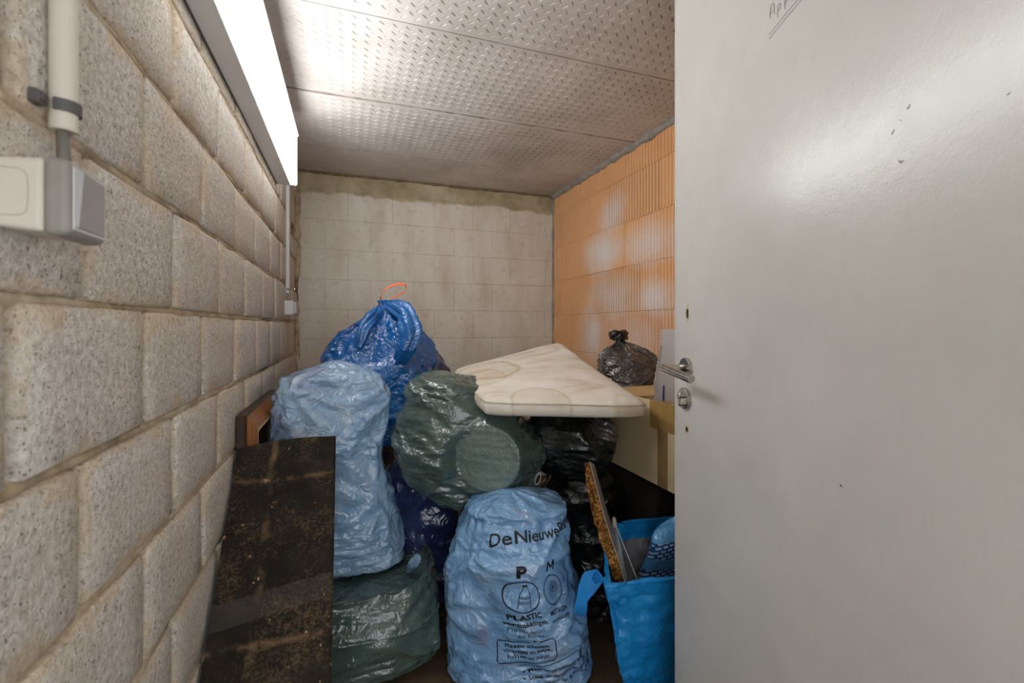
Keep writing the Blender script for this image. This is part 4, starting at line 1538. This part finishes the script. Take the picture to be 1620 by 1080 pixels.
add('front_sheet', *board_sheet(0, .005, 0.0, 3, BU0, BU1), MAT_BOARD, bo)
add('back_sheet', *board_sheet(-.0125, .004, -.006, 8, BU0 + .004, BU1 + .006), MAT_BOARD, bo)
mt = M('clear_tape', .12, '#8d8880', .6)
tb_ = mt.n('ShaderNodeBsdfTransparent'); mx = mt.n('ShaderNodeMixShader'); mx.inputs[0].default_value = .9
mt.link(mt.b.outputs[0], mx.inputs[1]); mt.link(tb_.outputs[0], mx.inputs[2])
mt.link(mx.outputs[0], mt.t.nodes['Material Output'].inputs['Surface'])
n1, n2 = 30, 6
a, b = np.meshgrid(np.linspace(0, 1, n1), np.linspace(0, 1, n2))
u = BU0 + .002 + a * (BU1 - BU0 - .002)
s = .415 + .02 * a * 0 + b * .058 - a * .035
h = .006 * pn(np.stack([u * 3, s * 2, u * 0], -1), 2.2, 3) + .0022 + .004 * np.maximum(pn(np.stack([u * 25, s * 6, u * 0], -1), 1.0, 4), 0)
P = np.array([bpt(x, y, z) for x, y, z in zip(u.ravel(), s.ravel(), h.ravel())])
add('tape_strip', P, [f[::-1] for f in grid_faces(n2, n1, closed=False)], mt, bo)

# ------------------------------------------------------------------ picture frame against the wall
MAT_FRAMEFACE = M('frame_wood', .4, spec=.45)
m = MAT_FRAMEFACE
v = m.coord('Object', scale=(8, 8, 1.2))
m.color(m.ramp(m.noise(v, 5, 4, .6, 1.2), [(.3, '#7a4a22'), (.55, '#a86c34'), (.75, '#b98046')]))
MAT_FRAMEDARK = flat('dark_frame_edge', '#2a1a12', .4, var='#402a1c', vs=12)
MAT_LINER = flat('frame_liner', '#d9cba8', .6, var='#c2b28c', vs=30)
FV0, FV1, FZ0, FZ1 = 1.562, 2.16, .28, .905
fr = thing('picture_frame', 'brown wooden picture frame with cream inner edge standing against the block wall', 'frame', (UL + .004, FV0, FZ0))


def frame_ring(prof):
    """prof: list of (inset, u)"""
    V, F = [], []
    for ins, u_ in prof:
        V += [(u_, FV0 + ins, FZ1 - ins), (u_, FV1 - ins, FZ1 - ins), (u_, FV1 - ins, FZ0 + ins), (u_, FV0 + ins, FZ0 + ins)]
    for i in range(len(prof) - 1):
        for j in range(4):
            F.append((4 * i + j, 4 * i + (j + 1) % 4, 4 * i + 4 + (j + 1) % 4, 4 * i + 4 + j))
    return V, F


add('outer_edge', *frame_ring([(0.004, UL + .004), (0, UL + .006), (0, UL + .026), (.006, UL + .033), (.006, UL + .004), (0.004, UL + .004)]), MAT_FRAMEDARK, fr)
add('moulding', *frame_ring([(.006, UL + .0325), (.053, UL + .054), (.055, UL + .053), (.055, UL + .006), (.006, UL + .006)]), MAT_FRAMEFACE, fr)
add('liner', *frame_ring([(.055, UL + .053), (.060, UL + .0545), (.069, UL + .050), (.069, UL + .008), (.055, UL + .008)]), MAT_LINER, fr)
add('backing', *box((UL + .005, FV0 + .066, FZ0 + .066), (UL + .010, FV1 - .066, FZ1 - .066)), flat('frame_backing', '#8a6a44', .8, var='#755636'), fr)

# ------------------------------------------------------------------ white foam cushion
def mat_cushion():
    m = M('stained_cloth', .9, spec=.15)
    v = m.coord('UV')
    p = m.geo_pos()
    s = m.sep(p)
    c = m.ramp(m.noise(p, 7, 5, .6), [(.3, '#dbd2c2'), (.5, '#e4ddd1'), (.72, '#ece7de')])
    wv = m.n('ShaderNodeMapping'); wv.inputs['Scale'].default_value = (1.2, 5, 3); wv.inputs['Rotation'].default_value = (0, 0, .35)
    m.link(p, wv.inputs['Vector'])
    c = m.mix(m.ramp(m.noise(wv.outputs[0], 3, 4, .6, .4), [(.5, 0.0), (.66, .55)]), c, '#c7b392')
    # tide marks left by spilt liquid
    def ringmark(cx, cy, rx, ry, w, amt, c):
        dx = m.math('DIVIDE', m.math('SUBTRACT', s[0], cx), rx); dy = m.math('DIVIDE', m.math('SUBTRACT', s[1], cy), ry)
        d = m.math('SQRT', m.math('ADD', m.math('MULTIPLY', dx, dx), m.math('MULTIPLY', dy, dy)))
        d = m.math('ADD', d, m.math('MULTIPLY', m.math('SUBTRACT', m.noise(p, 9, 3, .6), .5), .5))
        e = m.math('ABSOLUTE', m.math('SUBTRACT', d, 1.0))
        f = m.math('MAXIMUM', m.mr(e, 0.0, w * 1.8, amt * .75, 0.0), m.mr(d, 1.02, .98, 0.0, amt * .28))
        return m.mix(f, c, '#a98654')
    c = ringmark(.56, 1.93, .13, .20, .09, .75, c)
    c = ringmark(.50, 1.80, .09, .16, .08, .45, c)
    c = ringmark(.86, 2.15, .14, .10, .10, .35, c)
    c = ringmark(.62, 1.42, .10, .12, .06, .5, c)
    c = ringmark(.93, 1.37, .05, .05, .25, .35, c)
    spk = m.ramp(m.noise(p, 45, 3, .6), [(.70, 0.0), (.76, .6)])
    c = m.mix(spk, c, '#8d7d66')
    m.color(c)
    wz = m.noise(p, 420, 2, .5)
    m.bump(m.math('ADD', m.math('MULTIPLY', wz, .5), m.noise(wv.outputs[0], 6, 3, .5)), .3, .006)
    return m


MAT_CUSH = mat_cushion()
CT = np.array([[.429, 1.493, .933], [.99, 1.346, .912], [1.085, 2.275, 1.098], [.485, 2.216, .976]])
cu = thing('foam_cushion', 'large stained white foam cushion lying on top of the bags', 'cushion', (.74, 1.80, .87))
nn, mm_ = 64, 64
def cushion(a, b, side):
    """a,b in 0..1 over the plan, side 0..1 from top to bottom"""
    P = (CT[0] * ((1 - a) * (1 - b))[..., None] + CT[1] * (a * (1 - b))[..., None] + CT[2] * (a * b)[..., None] + CT[3] * ((1 - a) * b)[..., None])
    return P
n1 = 56
g = np.linspace(-1, 1, n1)
# rounded-square plan: pull corners in
def plan(x, y, k=.032):
    r = np.maximum(np.abs(x), np.abs(y))
    q = np.abs(x * y) / np.maximum(r * r, 1e-6) * r
    s_ = 1 - k * q ** 6
    return x * s_, y * s_
x, y = np.meshgrid(g, g)
px_, py_ = plan(x, y)
A, B_ = (px_ + 1) / 2, (py_ + 1) / 2
T = cushion(A, B_, 0)
nrm = np.cross(CT[1] - CT[0], CT[3] - CT[0]); nrm /= np.linalg.norm(nrm)
dome = .016 * (1 - np.abs(x) ** 4) * (1 - np.abs(y) ** 4) - .012 * np.abs(np.maximum(np.abs(x), np.abs(y))) ** 30
sag = .010 * np.sin(A * 3.0 + 1) * np.sin(B_ * 4)
wr = .0045 * pn(np.stack([A * 3 + B_ * 5, A * -1.5 + B_ * 9, A * 0], -1), 1.3, 4)
top = T + nrm * (dome + sag + wr - .004)[..., None]
bot = T + nrm * (-.070 - .010 * (1 - np.abs(x) ** 4) * (1 - np.abs(y) ** 4) + .012 * np.maximum(np.abs(x), np.abs(y)) ** 30 + sag + wr)[..., None]
V = list(top.reshape(-1, 3)); G = grid_faces(n1, n1, closed=False)
F = [tuple(f) for f in G]
ring = [j for j in range(n1)] + [i * n1 + n1 - 1 for i in range(1, n1)] + [(n1 - 1) * n1 + j for j in range(n1 - 2, -1, -1)] + [i * n1 for i in range(n1 - 2, 0, -1)]
top_r = np.array(V)[ring]; bot_r = bot.reshape(-1, 3)[ring]
cen = CT.mean(0)
rows = [ring]
for t_ in (.12, .3, .5, .7, .88):
    o = top_r * (1 - t_) + bot_r * t_
    dd = o - cen; dd -= nrm * (dd @ nrm)[:, None]; dd /= np.linalg.norm(dd, axis=1)[:, None]
    o = o + dd * (.006 * math.sin(math.pi * t_) + .003 * pn(o, 16, 7)[:, None])
    k = len(V); V += list(o); rows.append(list(range(k, k + len(ring))))
k = len(V); V += list(bot.reshape(-1, 3)); rows.append([k + i for i in ring])
F += [tuple(i + k for i in f)[::-1] for f in G]
for r0, r1 in zip(rows[:-1], rows[1:]):
    for i in range(len(ring)):
        j = (i + 1) % len(ring)
        F.append((r0[i], r1[i], r1[j], r0[j]))
add('cover', V, F, MAT_CUSH, cu, smooth=True)
pip = top_r + nrm * -.003
dd = pip - cen; dd -= nrm * (dd @ nrm)[:, None]; dd /= np.linalg.norm(dd, axis=1)[:, None]
pip = np.concatenate([pip, pip[:2]]) + np.concatenate([dd, dd[:2]]) * .003
add('piping', *tube(pip, .0026, 6, cap=False), flat('piping_cloth', '#cfc4ae', .9, .1, var='#b9ab8f', vs=30), cu, smooth=True)

# ------------------------------------------------------------------ cartons on the right
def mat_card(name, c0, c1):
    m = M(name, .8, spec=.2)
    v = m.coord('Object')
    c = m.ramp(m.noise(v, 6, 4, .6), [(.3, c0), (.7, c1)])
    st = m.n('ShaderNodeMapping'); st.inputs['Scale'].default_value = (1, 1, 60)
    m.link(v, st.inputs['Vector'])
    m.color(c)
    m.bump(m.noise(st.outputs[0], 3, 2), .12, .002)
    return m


MAT_CARD = mat_card('pale_card', '#cdb78f', '#dcc9a5')
MAT_CARDIN = mat_card('card_inside', '#b6976a', '#c4a678')
MAT_TAPE = flat('brown_tape', '#a3855a', .3, .5, var='#8c7048', vs=15)
BXU, BXV0, BXV1, BXZ0, BXZ1 = 1.06, 1.14, 2.06, .592, .898
cb = thing('cardboard_box', 'open tan cardboard box with brown tape, holding a smoky bag, beside the door', 'box', (1.28, 1.6, BXZ0))
th = .004
add('side_panel', *box((BXU, BXV0, BXZ0), (BXU + th, BXV1, BXZ1), .001), MAT_CARD, cb)
add('side_panel', *box((1.49 - th, BXV0, BXZ0), (1.49, BXV1, BXZ1), .001), MAT_CARD, cb)
add('end_panel', *box((BXU + th, BXV0, BXZ0), (1.49 - th, BXV0 + th, BXZ1), .001), MAT_CARD, cb)
add('end_panel', *box((BXU + th, BXV1 - th, BXZ0), (1.49 - th, BXV1, BXZ1), .001), MAT_CARD, cb)
add('bottom_panel', *box((BXU + th, BXV0 + th, BXZ0), (1.49 - th, BXV1 - th, BXZ0 + th)), MAT_CARDIN, cb)
# flap: a strip of card lying inward over the opening
V, F = hexa([(BXU + .004, 1.52, BXZ1 - .002), (1.30, 1.52, BXZ1 - .004), (1.34, 1.66, BXZ1 + .018), (BXU + .004, 1.68, BXZ1 + .012),
             (BXU + .004, 1.52, BXZ1 + .002), (1.30, 1.52, BXZ1 + .001), (1.34, 1.66, BXZ1 + .022), (BXU + .004, 1.68, BXZ1 + .016)])
add('flap', V, F, MAT_CARDIN, cb)
V, F = join(box((BXU - .0012, 1.34, BXZ0 + .002), (BXU - .0002, 1.395, BXZ1 + .0006)), box((BXU - .0012, 1.34, BXZ1 + .0003), (BXU + .09, 1.395, BXZ1 + .0012)))
add('tape_strip', V, F, MAT_TAPE, cb)
V, F = join(box((BXU - .0018, 1.29, BXZ1 - .10), (BXU - .0010, 1.44, BXZ1 + .0006)))
add('tape_strip', V, F, flat('brown_tape_top', '#b3935c', .28, .5, var='#9f804c', vs=15), cb)
dk = thing('shade_carton', 'added carton below the taped tan box, shade put into its dark colour', 'box', (1.3, 1.75, 0))
MAT_SHADECARD = mat_card('shade_card', '#2d2620', '#3a3129')  # added carton; the darkness below the tan box put into its colour
add('carton_body', *box((1.10, 1.46, 0.002), (1.49, 2.05, .560), .003), MAT_SHADECARD, dk)
add('flap', *box((1.095, 1.455, .561), (1.295, 2.055, .5665), .001), MAT_SHADECARD, dk)
add('flap', *box((1.298, 1.455, .561), (1.495, 2.055, .5665), .001), MAT_SHADECARD, dk)

# white crumpled sheet standing in the box
def sheet_shape(U, V):
    z = .72 + V * .44
    ul = 1.088 + np.interp(z, [.72, .87, .90, .95, 1.02, 1.10, 1.16], [.0, -.012, .012, .012, .03, .05, .055])
    u = ul + U * (1.34 - ul)
    v = 1.50 - (u - 1.088) * .75 + .02 * np.sin(u * 23 + z * 6) + .02 * (z - .9)
    return np.stack([u, v, z], -1)


XW = film(sheet_shape, 36, 64, closed=False, eu=.03, ev=.03, din=.012, dout=.012, seed=81, amp=.006, levels=2, iters=(30, 25), pin_ends=False)
m = flat('white_film', '#eff0f2', .45, var='#e6e7ea', vs=8, bump=.2, bs=30)
t2 = m.n('ShaderNodeBsdfTranslucent'); t2.inputs[0].default_value = (.9, .9, .92, 1); mx = m.n('ShaderNodeMixShader'); mx.inputs[0].default_value = .4
m.link(m.b.outputs[0], mx.inputs[1]); m.link(t2.outputs[0], mx.inputs[2]); m.link(mx.outputs[0], m.t.nodes['Material Output'].inputs['Surface'])
ws = thing('plastic_sheet', 'white crumpled plastic sheet with blue stripe standing in the tan box', 'sheet', (1.2, 1.46, .72))
V = np.concatenate([XW.reshape(-1, 3), XW.reshape(-1, 3) + [0, .0015, 0]])
G = hex_faces(64, 36, closed=False)
add('sheet', V, G + [tuple(i + 64 * 36 for i in f)[::-1] for f in G], m, ws, smooth=True)
st = []
for t in np.linspace(0, 1, 10):
    q = np.array([1.128 + .012 * t, .80 + .145 * t])
    f = XW.reshape(-1, 3); k = np.argmin(np.linalg.norm(f[:, [0, 2]] - q, axis=1))
    st.append((q[0], f[k, 1] - .006, q[1]))
add('stripe', *ribbon(st, (1, 0, 0), .008, .001), flat('blue_print', '#4c63c4', .5), ws)

# smoky bag in the box
qk = [(0, 1.21, 1.83, .86, .02, .02, 2), (.08, 1.21, 1.83, .865, .11, .1, 2.4), (.4, 1.215, 1.83, .95, .155, .14, 2.4), (.62, 1.21, 1.83, 1.03, .148, .13, 2.3), (.8, 1.195, 1.83, 1.085, .09, .08, 2.1), (.9, 1.18, 1.83, 1.105, .028, .026, 2),
      (.94, 1.177, 1.83, 1.118, .02, .02, 2), (.97, 1.175, 1.83, 1.135, .036, .032, 2), (1, 1.175, 1.83, 1.150, .02, .02, 2)]
def smoke_pleat(U, V):
    f = np.clip((V - .55) / .3, 0, 1)
    return 1 + .2 * f * (np.sin(U * 2 * math.pi * 8 + 1.2 * np.sin(U * 12.6)) * .6 + .4 * np.sin(U * 2 * math.pi * 13 + 1))
tq, oq, XQ = make_bag('smoke', 'rubbish_bag', 'small smoky black bag with a knotted top, in the tan box before orange wall', 'bag', MAT_SMOKE,
                      lathe_shape(qk, -.5, .02, 55, pleat=smoke_pleat), (1.21, 1.83, .86), 144, 128, eu=.015, ev=.015, seed=91, din=.03, dout=.012, stars=(8, .025, .024, .16, (6, 12), .3))
r = np.random.default_rng(5)
kn = []
for i in range(70):
    t_ = i / 69 * 2 * math.pi * 3.3
    kn.append((1.175 + .030 * math.cos(t_) * (1 + .3 * math.sin(t_ * 2.3)), 1.83 + .024 * math.sin(t_), 1.132 + .014 * math.sin(t_ * 1.7 + .6)))
add('knot', *tube(kn, [.011 * (1 + .5 * math.sin(i * 1.9) * math.sin(i * .83)) for i in range(70)], 9), MAT_BLACK, tq, smooth=True)

# ------------------------------------------------------------------ blue shopping bag and what stands in it
MAT_SHOP = plastic('woven_blue', '#1488cf', '#0f7ac0', '#2596da', .40, crinkle=.2, coat=.3)
MAT_SHOPIN = plastic('grey_lining', '#9a9aa0', '#85858c', '#abacb2', .3, crinkle=.4)
MAT_HEM = flat('blue_hem', '#1b84d2', .42, var='#1677c2', vs=12)
TOP = np.array([[.662, 1.098, .452], [1.13, 1.065, .45], [1.23, 1.398, .478], [.843, 1.405, .470]])
BOTM = np.array([[.790, 1.15, .004], [1.07, 1.12, .004], [1.14, 1.36, .004], [.885, 1.37, .004]])


def poly_loop(C, U):
    """walk round 4 corners with small corner rounding"""
    x = (U * 4) % 4
    i = x.astype(int); f = x - i
    f = f + .035 * np.sin(2 * math.pi * f) * -1
    return C[i % 4] * (1 - f)[..., None] + C[(i + 1) % 4] * f[..., None]


def shop_shape(U, V):
    o = np.clip(V / .62, 0, 1); i = np.clip((V - .64) / .36, 0, 1)
    P = poly_loop(BOTM, U) * (1 - o)[..., None] + poly_loop(TOP, U) * o[..., None]
    cen_ = (TOP.mean(0) * o[..., None] + BOTM.mean(0) * (1 - o)[..., None])
    bul = 1 + .05 * np.sin(math.pi * o) * (V < .62)
    P[..., :2] = cen_[..., :2] + (P[..., :2] - cen_[..., :2]) * bul[..., None]
    ins = V > .63
    Pin = poly_loop(TOP, U) * (1 - i)[..., None] + poly_loop(BOTM, U) * i[..., None]
    ci = TOP.mean(0) * (1 - i)[..., None] + BOTM.mean(0) * i[..., None]
    Pin[..., :2] = ci[..., :2] + (Pin[..., :2] - ci[..., :2]) * (.925 - .05 * i)[..., None]
    Pin[..., 2] += .012 * i
    P = np.where(ins[..., None], Pin, P)
    P[..., 2] += .010 * np.sin(U * 2 * math.pi * 3 + 1) * np.minimum(o, 1) * (1 - i)
    return P


lim, fin = collide('printed', 'black_low', wall=False, floor_z=.003)
XH = film(shop_shape, 200, 150, limit=lim, eu=.010, ev=.012, din=.025, dout=.010, seed=101, stars=(18, .02, .034, .22, (6, 12), .4), folds=[((10, 10, 3), .012)], bend=.002, fine=.0006)
XH = fin(XH)
sb = thing('shopping_bag', 'bright blue woven shopping bag standing on floor in front of door edge', 'bag', (.93, 1.23, 0))
nv, nu = XH.shape[:2]
ro = int(.55 * nv) // 2 * 2; rt = int(.63 * nv); ri = int(.69 * nv) // 2 * 2
rm_ = XH[ri:, :, :2].mean(1, keepdims=True)
XH[ri:, :, :2] = rm_ + (XH[ri:, :, :2] - rm_) * np.linspace(.92, .88, nv - ri)[:, None, None]
sub = lambda a, b: (XH[a:b + 1].reshape(-1, 3), hex_faces(b - a + 1, nu))
V, F = sub(0, ro); F = F + [tuple(range(nu))[::-1]]
add('outer_shell', V, F, MAT_SHOP, sb, smooth=True)
hem = XH[ro:ri + 1].copy()
Nh = grid_normals(hem, True)
k_ = np.sin(np.linspace(0, math.pi, hem.shape[0]))[:, None, None]
hem = hem + Nh * .0025 * np.minimum(1, k_ * 4)
add('rim_band', hem.reshape(-1, 3), hex_faces(hem.shape[0], nu), MAT_SHOP, sb, smooth=True)
V, F = sub(ri, nv - 1); F = F + [tuple((nv - 1 - ri) * nu + j for j in range(nu))]
add('lining', V, F, MAT_SHOPIN, sb, smooth=True)
# handles
MAT_STRAP = flat('blue_strap', '#2c8fdc', .45, var='#1f7fcb', vs=20, bump=.3, bs=200)
hp = catmull([(0, .672, 1.14, .445), (.15, .655, 1.165, .47), (.3, .628, 1.15, .45), (.5, .606, 1.13, .395), (.65, .612, 1.15, .36), (.8, .645, 1.19, .38), (1, .70, 1.19, .43)], np.linspace(0, 1, 36))
add('handle', *ribbon(hp, np.stack([np.full(36, .25), np.full(36, -.75), np.linspace(.5, .2, 36)], -1), .044, .0025), MAT_STRAP, sb, smooth=False)
# white print on the left side of the bag
MAT_WPRINT = flat('white_print', '#e2e6ea', .5)
for (ua, ub_, va, vb_) in ((.955, .985, .40, .47), (.93, .95, .31, .37), (.965, .985, .22, .30), (.93, .948, .14, .2)):
    uu, vv = np.meshgrid(np.linspace(ua, ub_, 6), np.linspace(va, vb_, 6))
    add('print', at(XH, uu, vv, .002).reshape(-1, 3), grid_faces(6, 6, closed=False), MAT_WPRINT, sb)
# printed pouch in the bag
m = M('checked_print', .5, spec=.3)
v = m.coord('Object', scale=(1, 1, 1), rot=(math.pi / 2 + .2, 0.35, .3))
br = m.n('ShaderNodeTexBrick'); m.link(v, br.inputs['Vector'])
br.inputs['Scale'].default_value = 34; br.inputs['Color1'].default_value = lin('#c9dcee'); br.inputs['Color2'].default_value = lin('#8fb6dd'); br.inputs['Mortar'].default_value = lin('#20508f')
br.inputs['Mortar Size'].default_value = .09; br.inputs['Brick Width'].default_value = .55; br.inputs['Row Height'].default_value = .42; br.inputs['Mortar Smooth'].default_value = 0
m.color(br.outputs[0])
MAT_CHECK = m
MAT_POUCH = plastic('pale_blue_cloth', '#5aa7e0', '#4a95d2', '#7dbcea', .5, crinkle=.3)
po = thing('printed_pouch', 'pale blue folded pouch with dark blue checked print inside the shopping bag', 'pouch', (1.06, 1.27, .30))
def pouch_shape(U, V):
    th = U * 2 * math.pi
    z = .27 + .265 * V
    a_ = .115 * np.sqrt(np.clip(1 - (2 * V - 1) ** 8, 0, 1)) + .003
    b_ = .040 * np.sqrt(np.clip(1 - (2 * V - 1) ** 4, 0, 1)) + .003
    return np.stack([1.035 + a_ * np.cos(th) + .03 * (V - .5), 1.27 + b_ * np.sin(th) + .02 * np.sin(6 * V), z + .02 * np.cos(th) * V], -1)
XO = film(pouch_shape, 96, 72, eu=.05, ev=.06, din=.02, dout=.008, seed=111, levels=2, iters=(30, 25))
nv, nu = XO.shape[:2]
bands = [(0, 30, MAT_CHECK, 'printed_panel'), (30, 42, MAT_POUCH, 'plain_band'), (42, 58, MAT_CHECK, 'printed_panel'), (58, 71, MAT_POUCH, 'plain_band')]
for a_, b_, mm, nm in bands:
    V = XO[a_:b_ + 1].reshape(-1, 3); F = hex_faces(b_ - a_ + 1, nu)
    if a_ == 0: F.append(tuple(range(nu))[::-1])
    if b_ == 71: F.append(tuple((b_ - a_) * nu + j for j in range(nu)))
    add(nm, V, F, mm, po, smooth=True)

# broken chipboard leaning in the bag
def mat_chip():
    m = M('chipboard_core', .95, spec=.1)
    v = m.coord('Object')
    c = m.ramp(m.vor(v, 160, out='Color'), [(.1, '#4d3014'), (.5, '#8a5c2a'), (.9, '#c39657')])
    c = m.mix(m.ramp(m.noise(v, 18, 4, .65), [(.45, 0.0), (.65, .8)]), c, '#3a230f')
    m.color(c)
    m.bump(m.noise(v, 110, 4, .7), 1.0, .008)
    return m


MAT_CHIPB = mat_chip()
MAT_LAMIN = flat('grey_laminate', '#a39d94', .45, .4, var='#8b857c', vs=14, bump=.1)
ch = thing('chipboard_panel', 'broken grey laminated chipboard with rough brown edge, leaning in the shopping bag', 'board', (.81, 1.22, .08))
tt = np.linspace(0, 1, 44)
NB_ = catmull([(0, .862, 1.215, .10), (.25, .80, 1.18, .26), (.5, .757, 1.155, .43), (.76, .722, 1.205, .60), (1, .702, 1.258, .752)], tt)
FB_ = catmull([(0, .915, 1.305, .10), (.25, .87, 1.30, .26), (.5, .838, 1.300, .42), (.76, .822, 1.370, .57), (1, .815, 1.428, .685)], tt)
V, F = [], []
r = np.random.default_rng(9)
LamV = []
for k, t_ in enumerate(tt):
    nb, fb = NB_[k], FB_[k]
    e1 = NB_[min(k + 1, 43)] - NB_[max(k - 1, 0)]
    d_ = (fb - nb) / np.linalg.norm(fb - nb)
    cn_ = np.cross(e1, d_); cn_ /= np.linalg.norm(cn_)
    if cn_[0] > 0: cn_ = -cn_          # points to the left, away from the laminate
    thk = .028 + .004 * math.sin(t_ * 11) + .002 * r.normal()
    if t_ > .93: thk *= 1 - (t_ - .93) * 5
    V += [nb + d_ * .004, nb + cn_ * .006 + d_ * (.002 * r.normal() - .002), nb + cn_ * thk * .55 + d_ * (.006 + .003 * r.normal()), nb + cn_ * thk - d_ * (.001 + .003 * r.normal()), fb + cn_ * thk, fb]
    LamV += [nb - cn_ * .0002, nb - cn_ * .002, fb - cn_ * .002, fb - cn_ * .0002]
n_ = len(tt)
for i in range(n_ - 1):
    for j in range(6):
        F.append((6 * i + j, 6 * i + (j + 1) % 6, 6 * i + 6 + (j + 1) % 6, 6 * i + 6 + j))
F += [tuple(range(6))[::-1], tuple(6 * (n_ - 1) + j for j in range(6))]
add('core', V, F, MAT_CHIPB, ch)
F = [(4 * i + j, 4 * i + (j + 1) % 4, 4 * i + 4 + (j + 1) % 4, 4 * i + 4 + j) for i in range(n_ - 1) for j in range(4)] + [(3, 2, 1, 0), tuple(4 * (n_ - 1) + j for j in range(4))]
add('laminate', LamV, F, MAT_LAMIN, ch)

# clear plastic sheet, thin rod and white strip in the bag
m = M('clear_acrylic', .08, '#e6eaee', .5)
tb_ = m.n('ShaderNodeBsdfTransparent'); tb_.inputs[0].default_value = (.9, .92, .94, 1); mx = m.n('ShaderNodeMixShader'); mx.inputs[0].default_value = .72
m.link(m.b.outputs[0], mx.inputs[1]); m.link(tb_.outputs[0], mx.inputs[2])
m.link(mx.outputs[0], m.t.nodes['Material Output'].inputs['Surface'])
MAT_ACR = m
q0, q1, q2, q3 = np.array([0.8225, 1.1615, 0.3858]), np.array([0.8080, 1.2728, 0.5313]), np.array([0.7962, 1.2876, 0.5188]), np.array([0.7765, 1.1885, 0.3648])
dwn = np.array([0.01, .04, -.12])
ac = thing('acrylic_sheet', 'narrow clear plastic sheet standing in the blue shopping bag', 'sheet', tuple((q0 + q3) / 2 + dwn))
vv = np.array([0.0012, .0022, 0])
add('sheet', *hexa([q3 + dwn, q0 + dwn, q0 + dwn + vv, q3 + dwn + vv, q2, q1, q1 + vv, q2 + vv]), MAT_ACR, ac)
add('sheet_edge', *tube([q0 + dwn, q0, q1], .0016, 6), flat('acrylic_edge', '#b7bdc4', .2, .5), ac)
a0, a1 = np.array([0.7914, 1.2575, 0.5520]), np.array([0.7775, 1.1934, 0.3524])
a2 = a1 + np.array([.01, .05, -.22])
rd = thing('grey_rod', 'thin grey rod with a rounded pale tip, between chipboard and clear sheet', 'rod', tuple(a2))
add('shaft', *tube([a2, a1, a0], .0042, 10), flat('rod_grey', '#77736d', .5), rd, smooth=True)
tip = a0 + (a0 - a1) / np.linalg.norm(a0 - a1) * .004
add('tip', *tube([a0 - (a0 - a1) * .07, a0, tip + (a0 - a1) * .03, tip + (a0 - a1) * .06], [.0068, .0072, .006, .003], 12), flat('rod_tip', '#a8a297', .5), rd, smooth=True)
a0, a1 = np.array([0.7641, 1.2035, 0.4836]), np.array([0.7833, 1.1754, 0.3745])
a2 = a1 + np.array([.01, .06, -.16])
wsr = thing('white_strip', 'flat white plastic strip beside the chipboard in the shopping bag', 'strip', tuple(a2))
add('strip', *ribbon([a2, a1, a0], (.8, .5, 0), .011, .003), flat('white_strip', '#d3cec2', .5), wsr)
add('end_block', *ribbon([a0 + (a0 - a1) * .02, a0 + (a1 - a0) * .4], (.8, .5, 0), .014, .007), flat('white_strip_end', '#dedad0', .5), wsr)

# small white cable end in the far corner
wc = catmull([(0, -.30, 3.24, .86), (.5, -.306, 3.245, .93), (1, -.318, 3.25, .985)], np.linspace(0, 1, 12))
cbl = thing('cable_end', 'short white cable end sticking up in the back corner by the block wall', 'cable', tuple(wc[0]))
add('sheath', *tube(wc, .006, 10), MAT_WHITEPL, cbl, smooth=True)
add('tip', *tube([wc[-1], wc[-1] + (wc[-1] - wc[-2]) * .6], .004, 8), MAT_GREYPL, cbl)
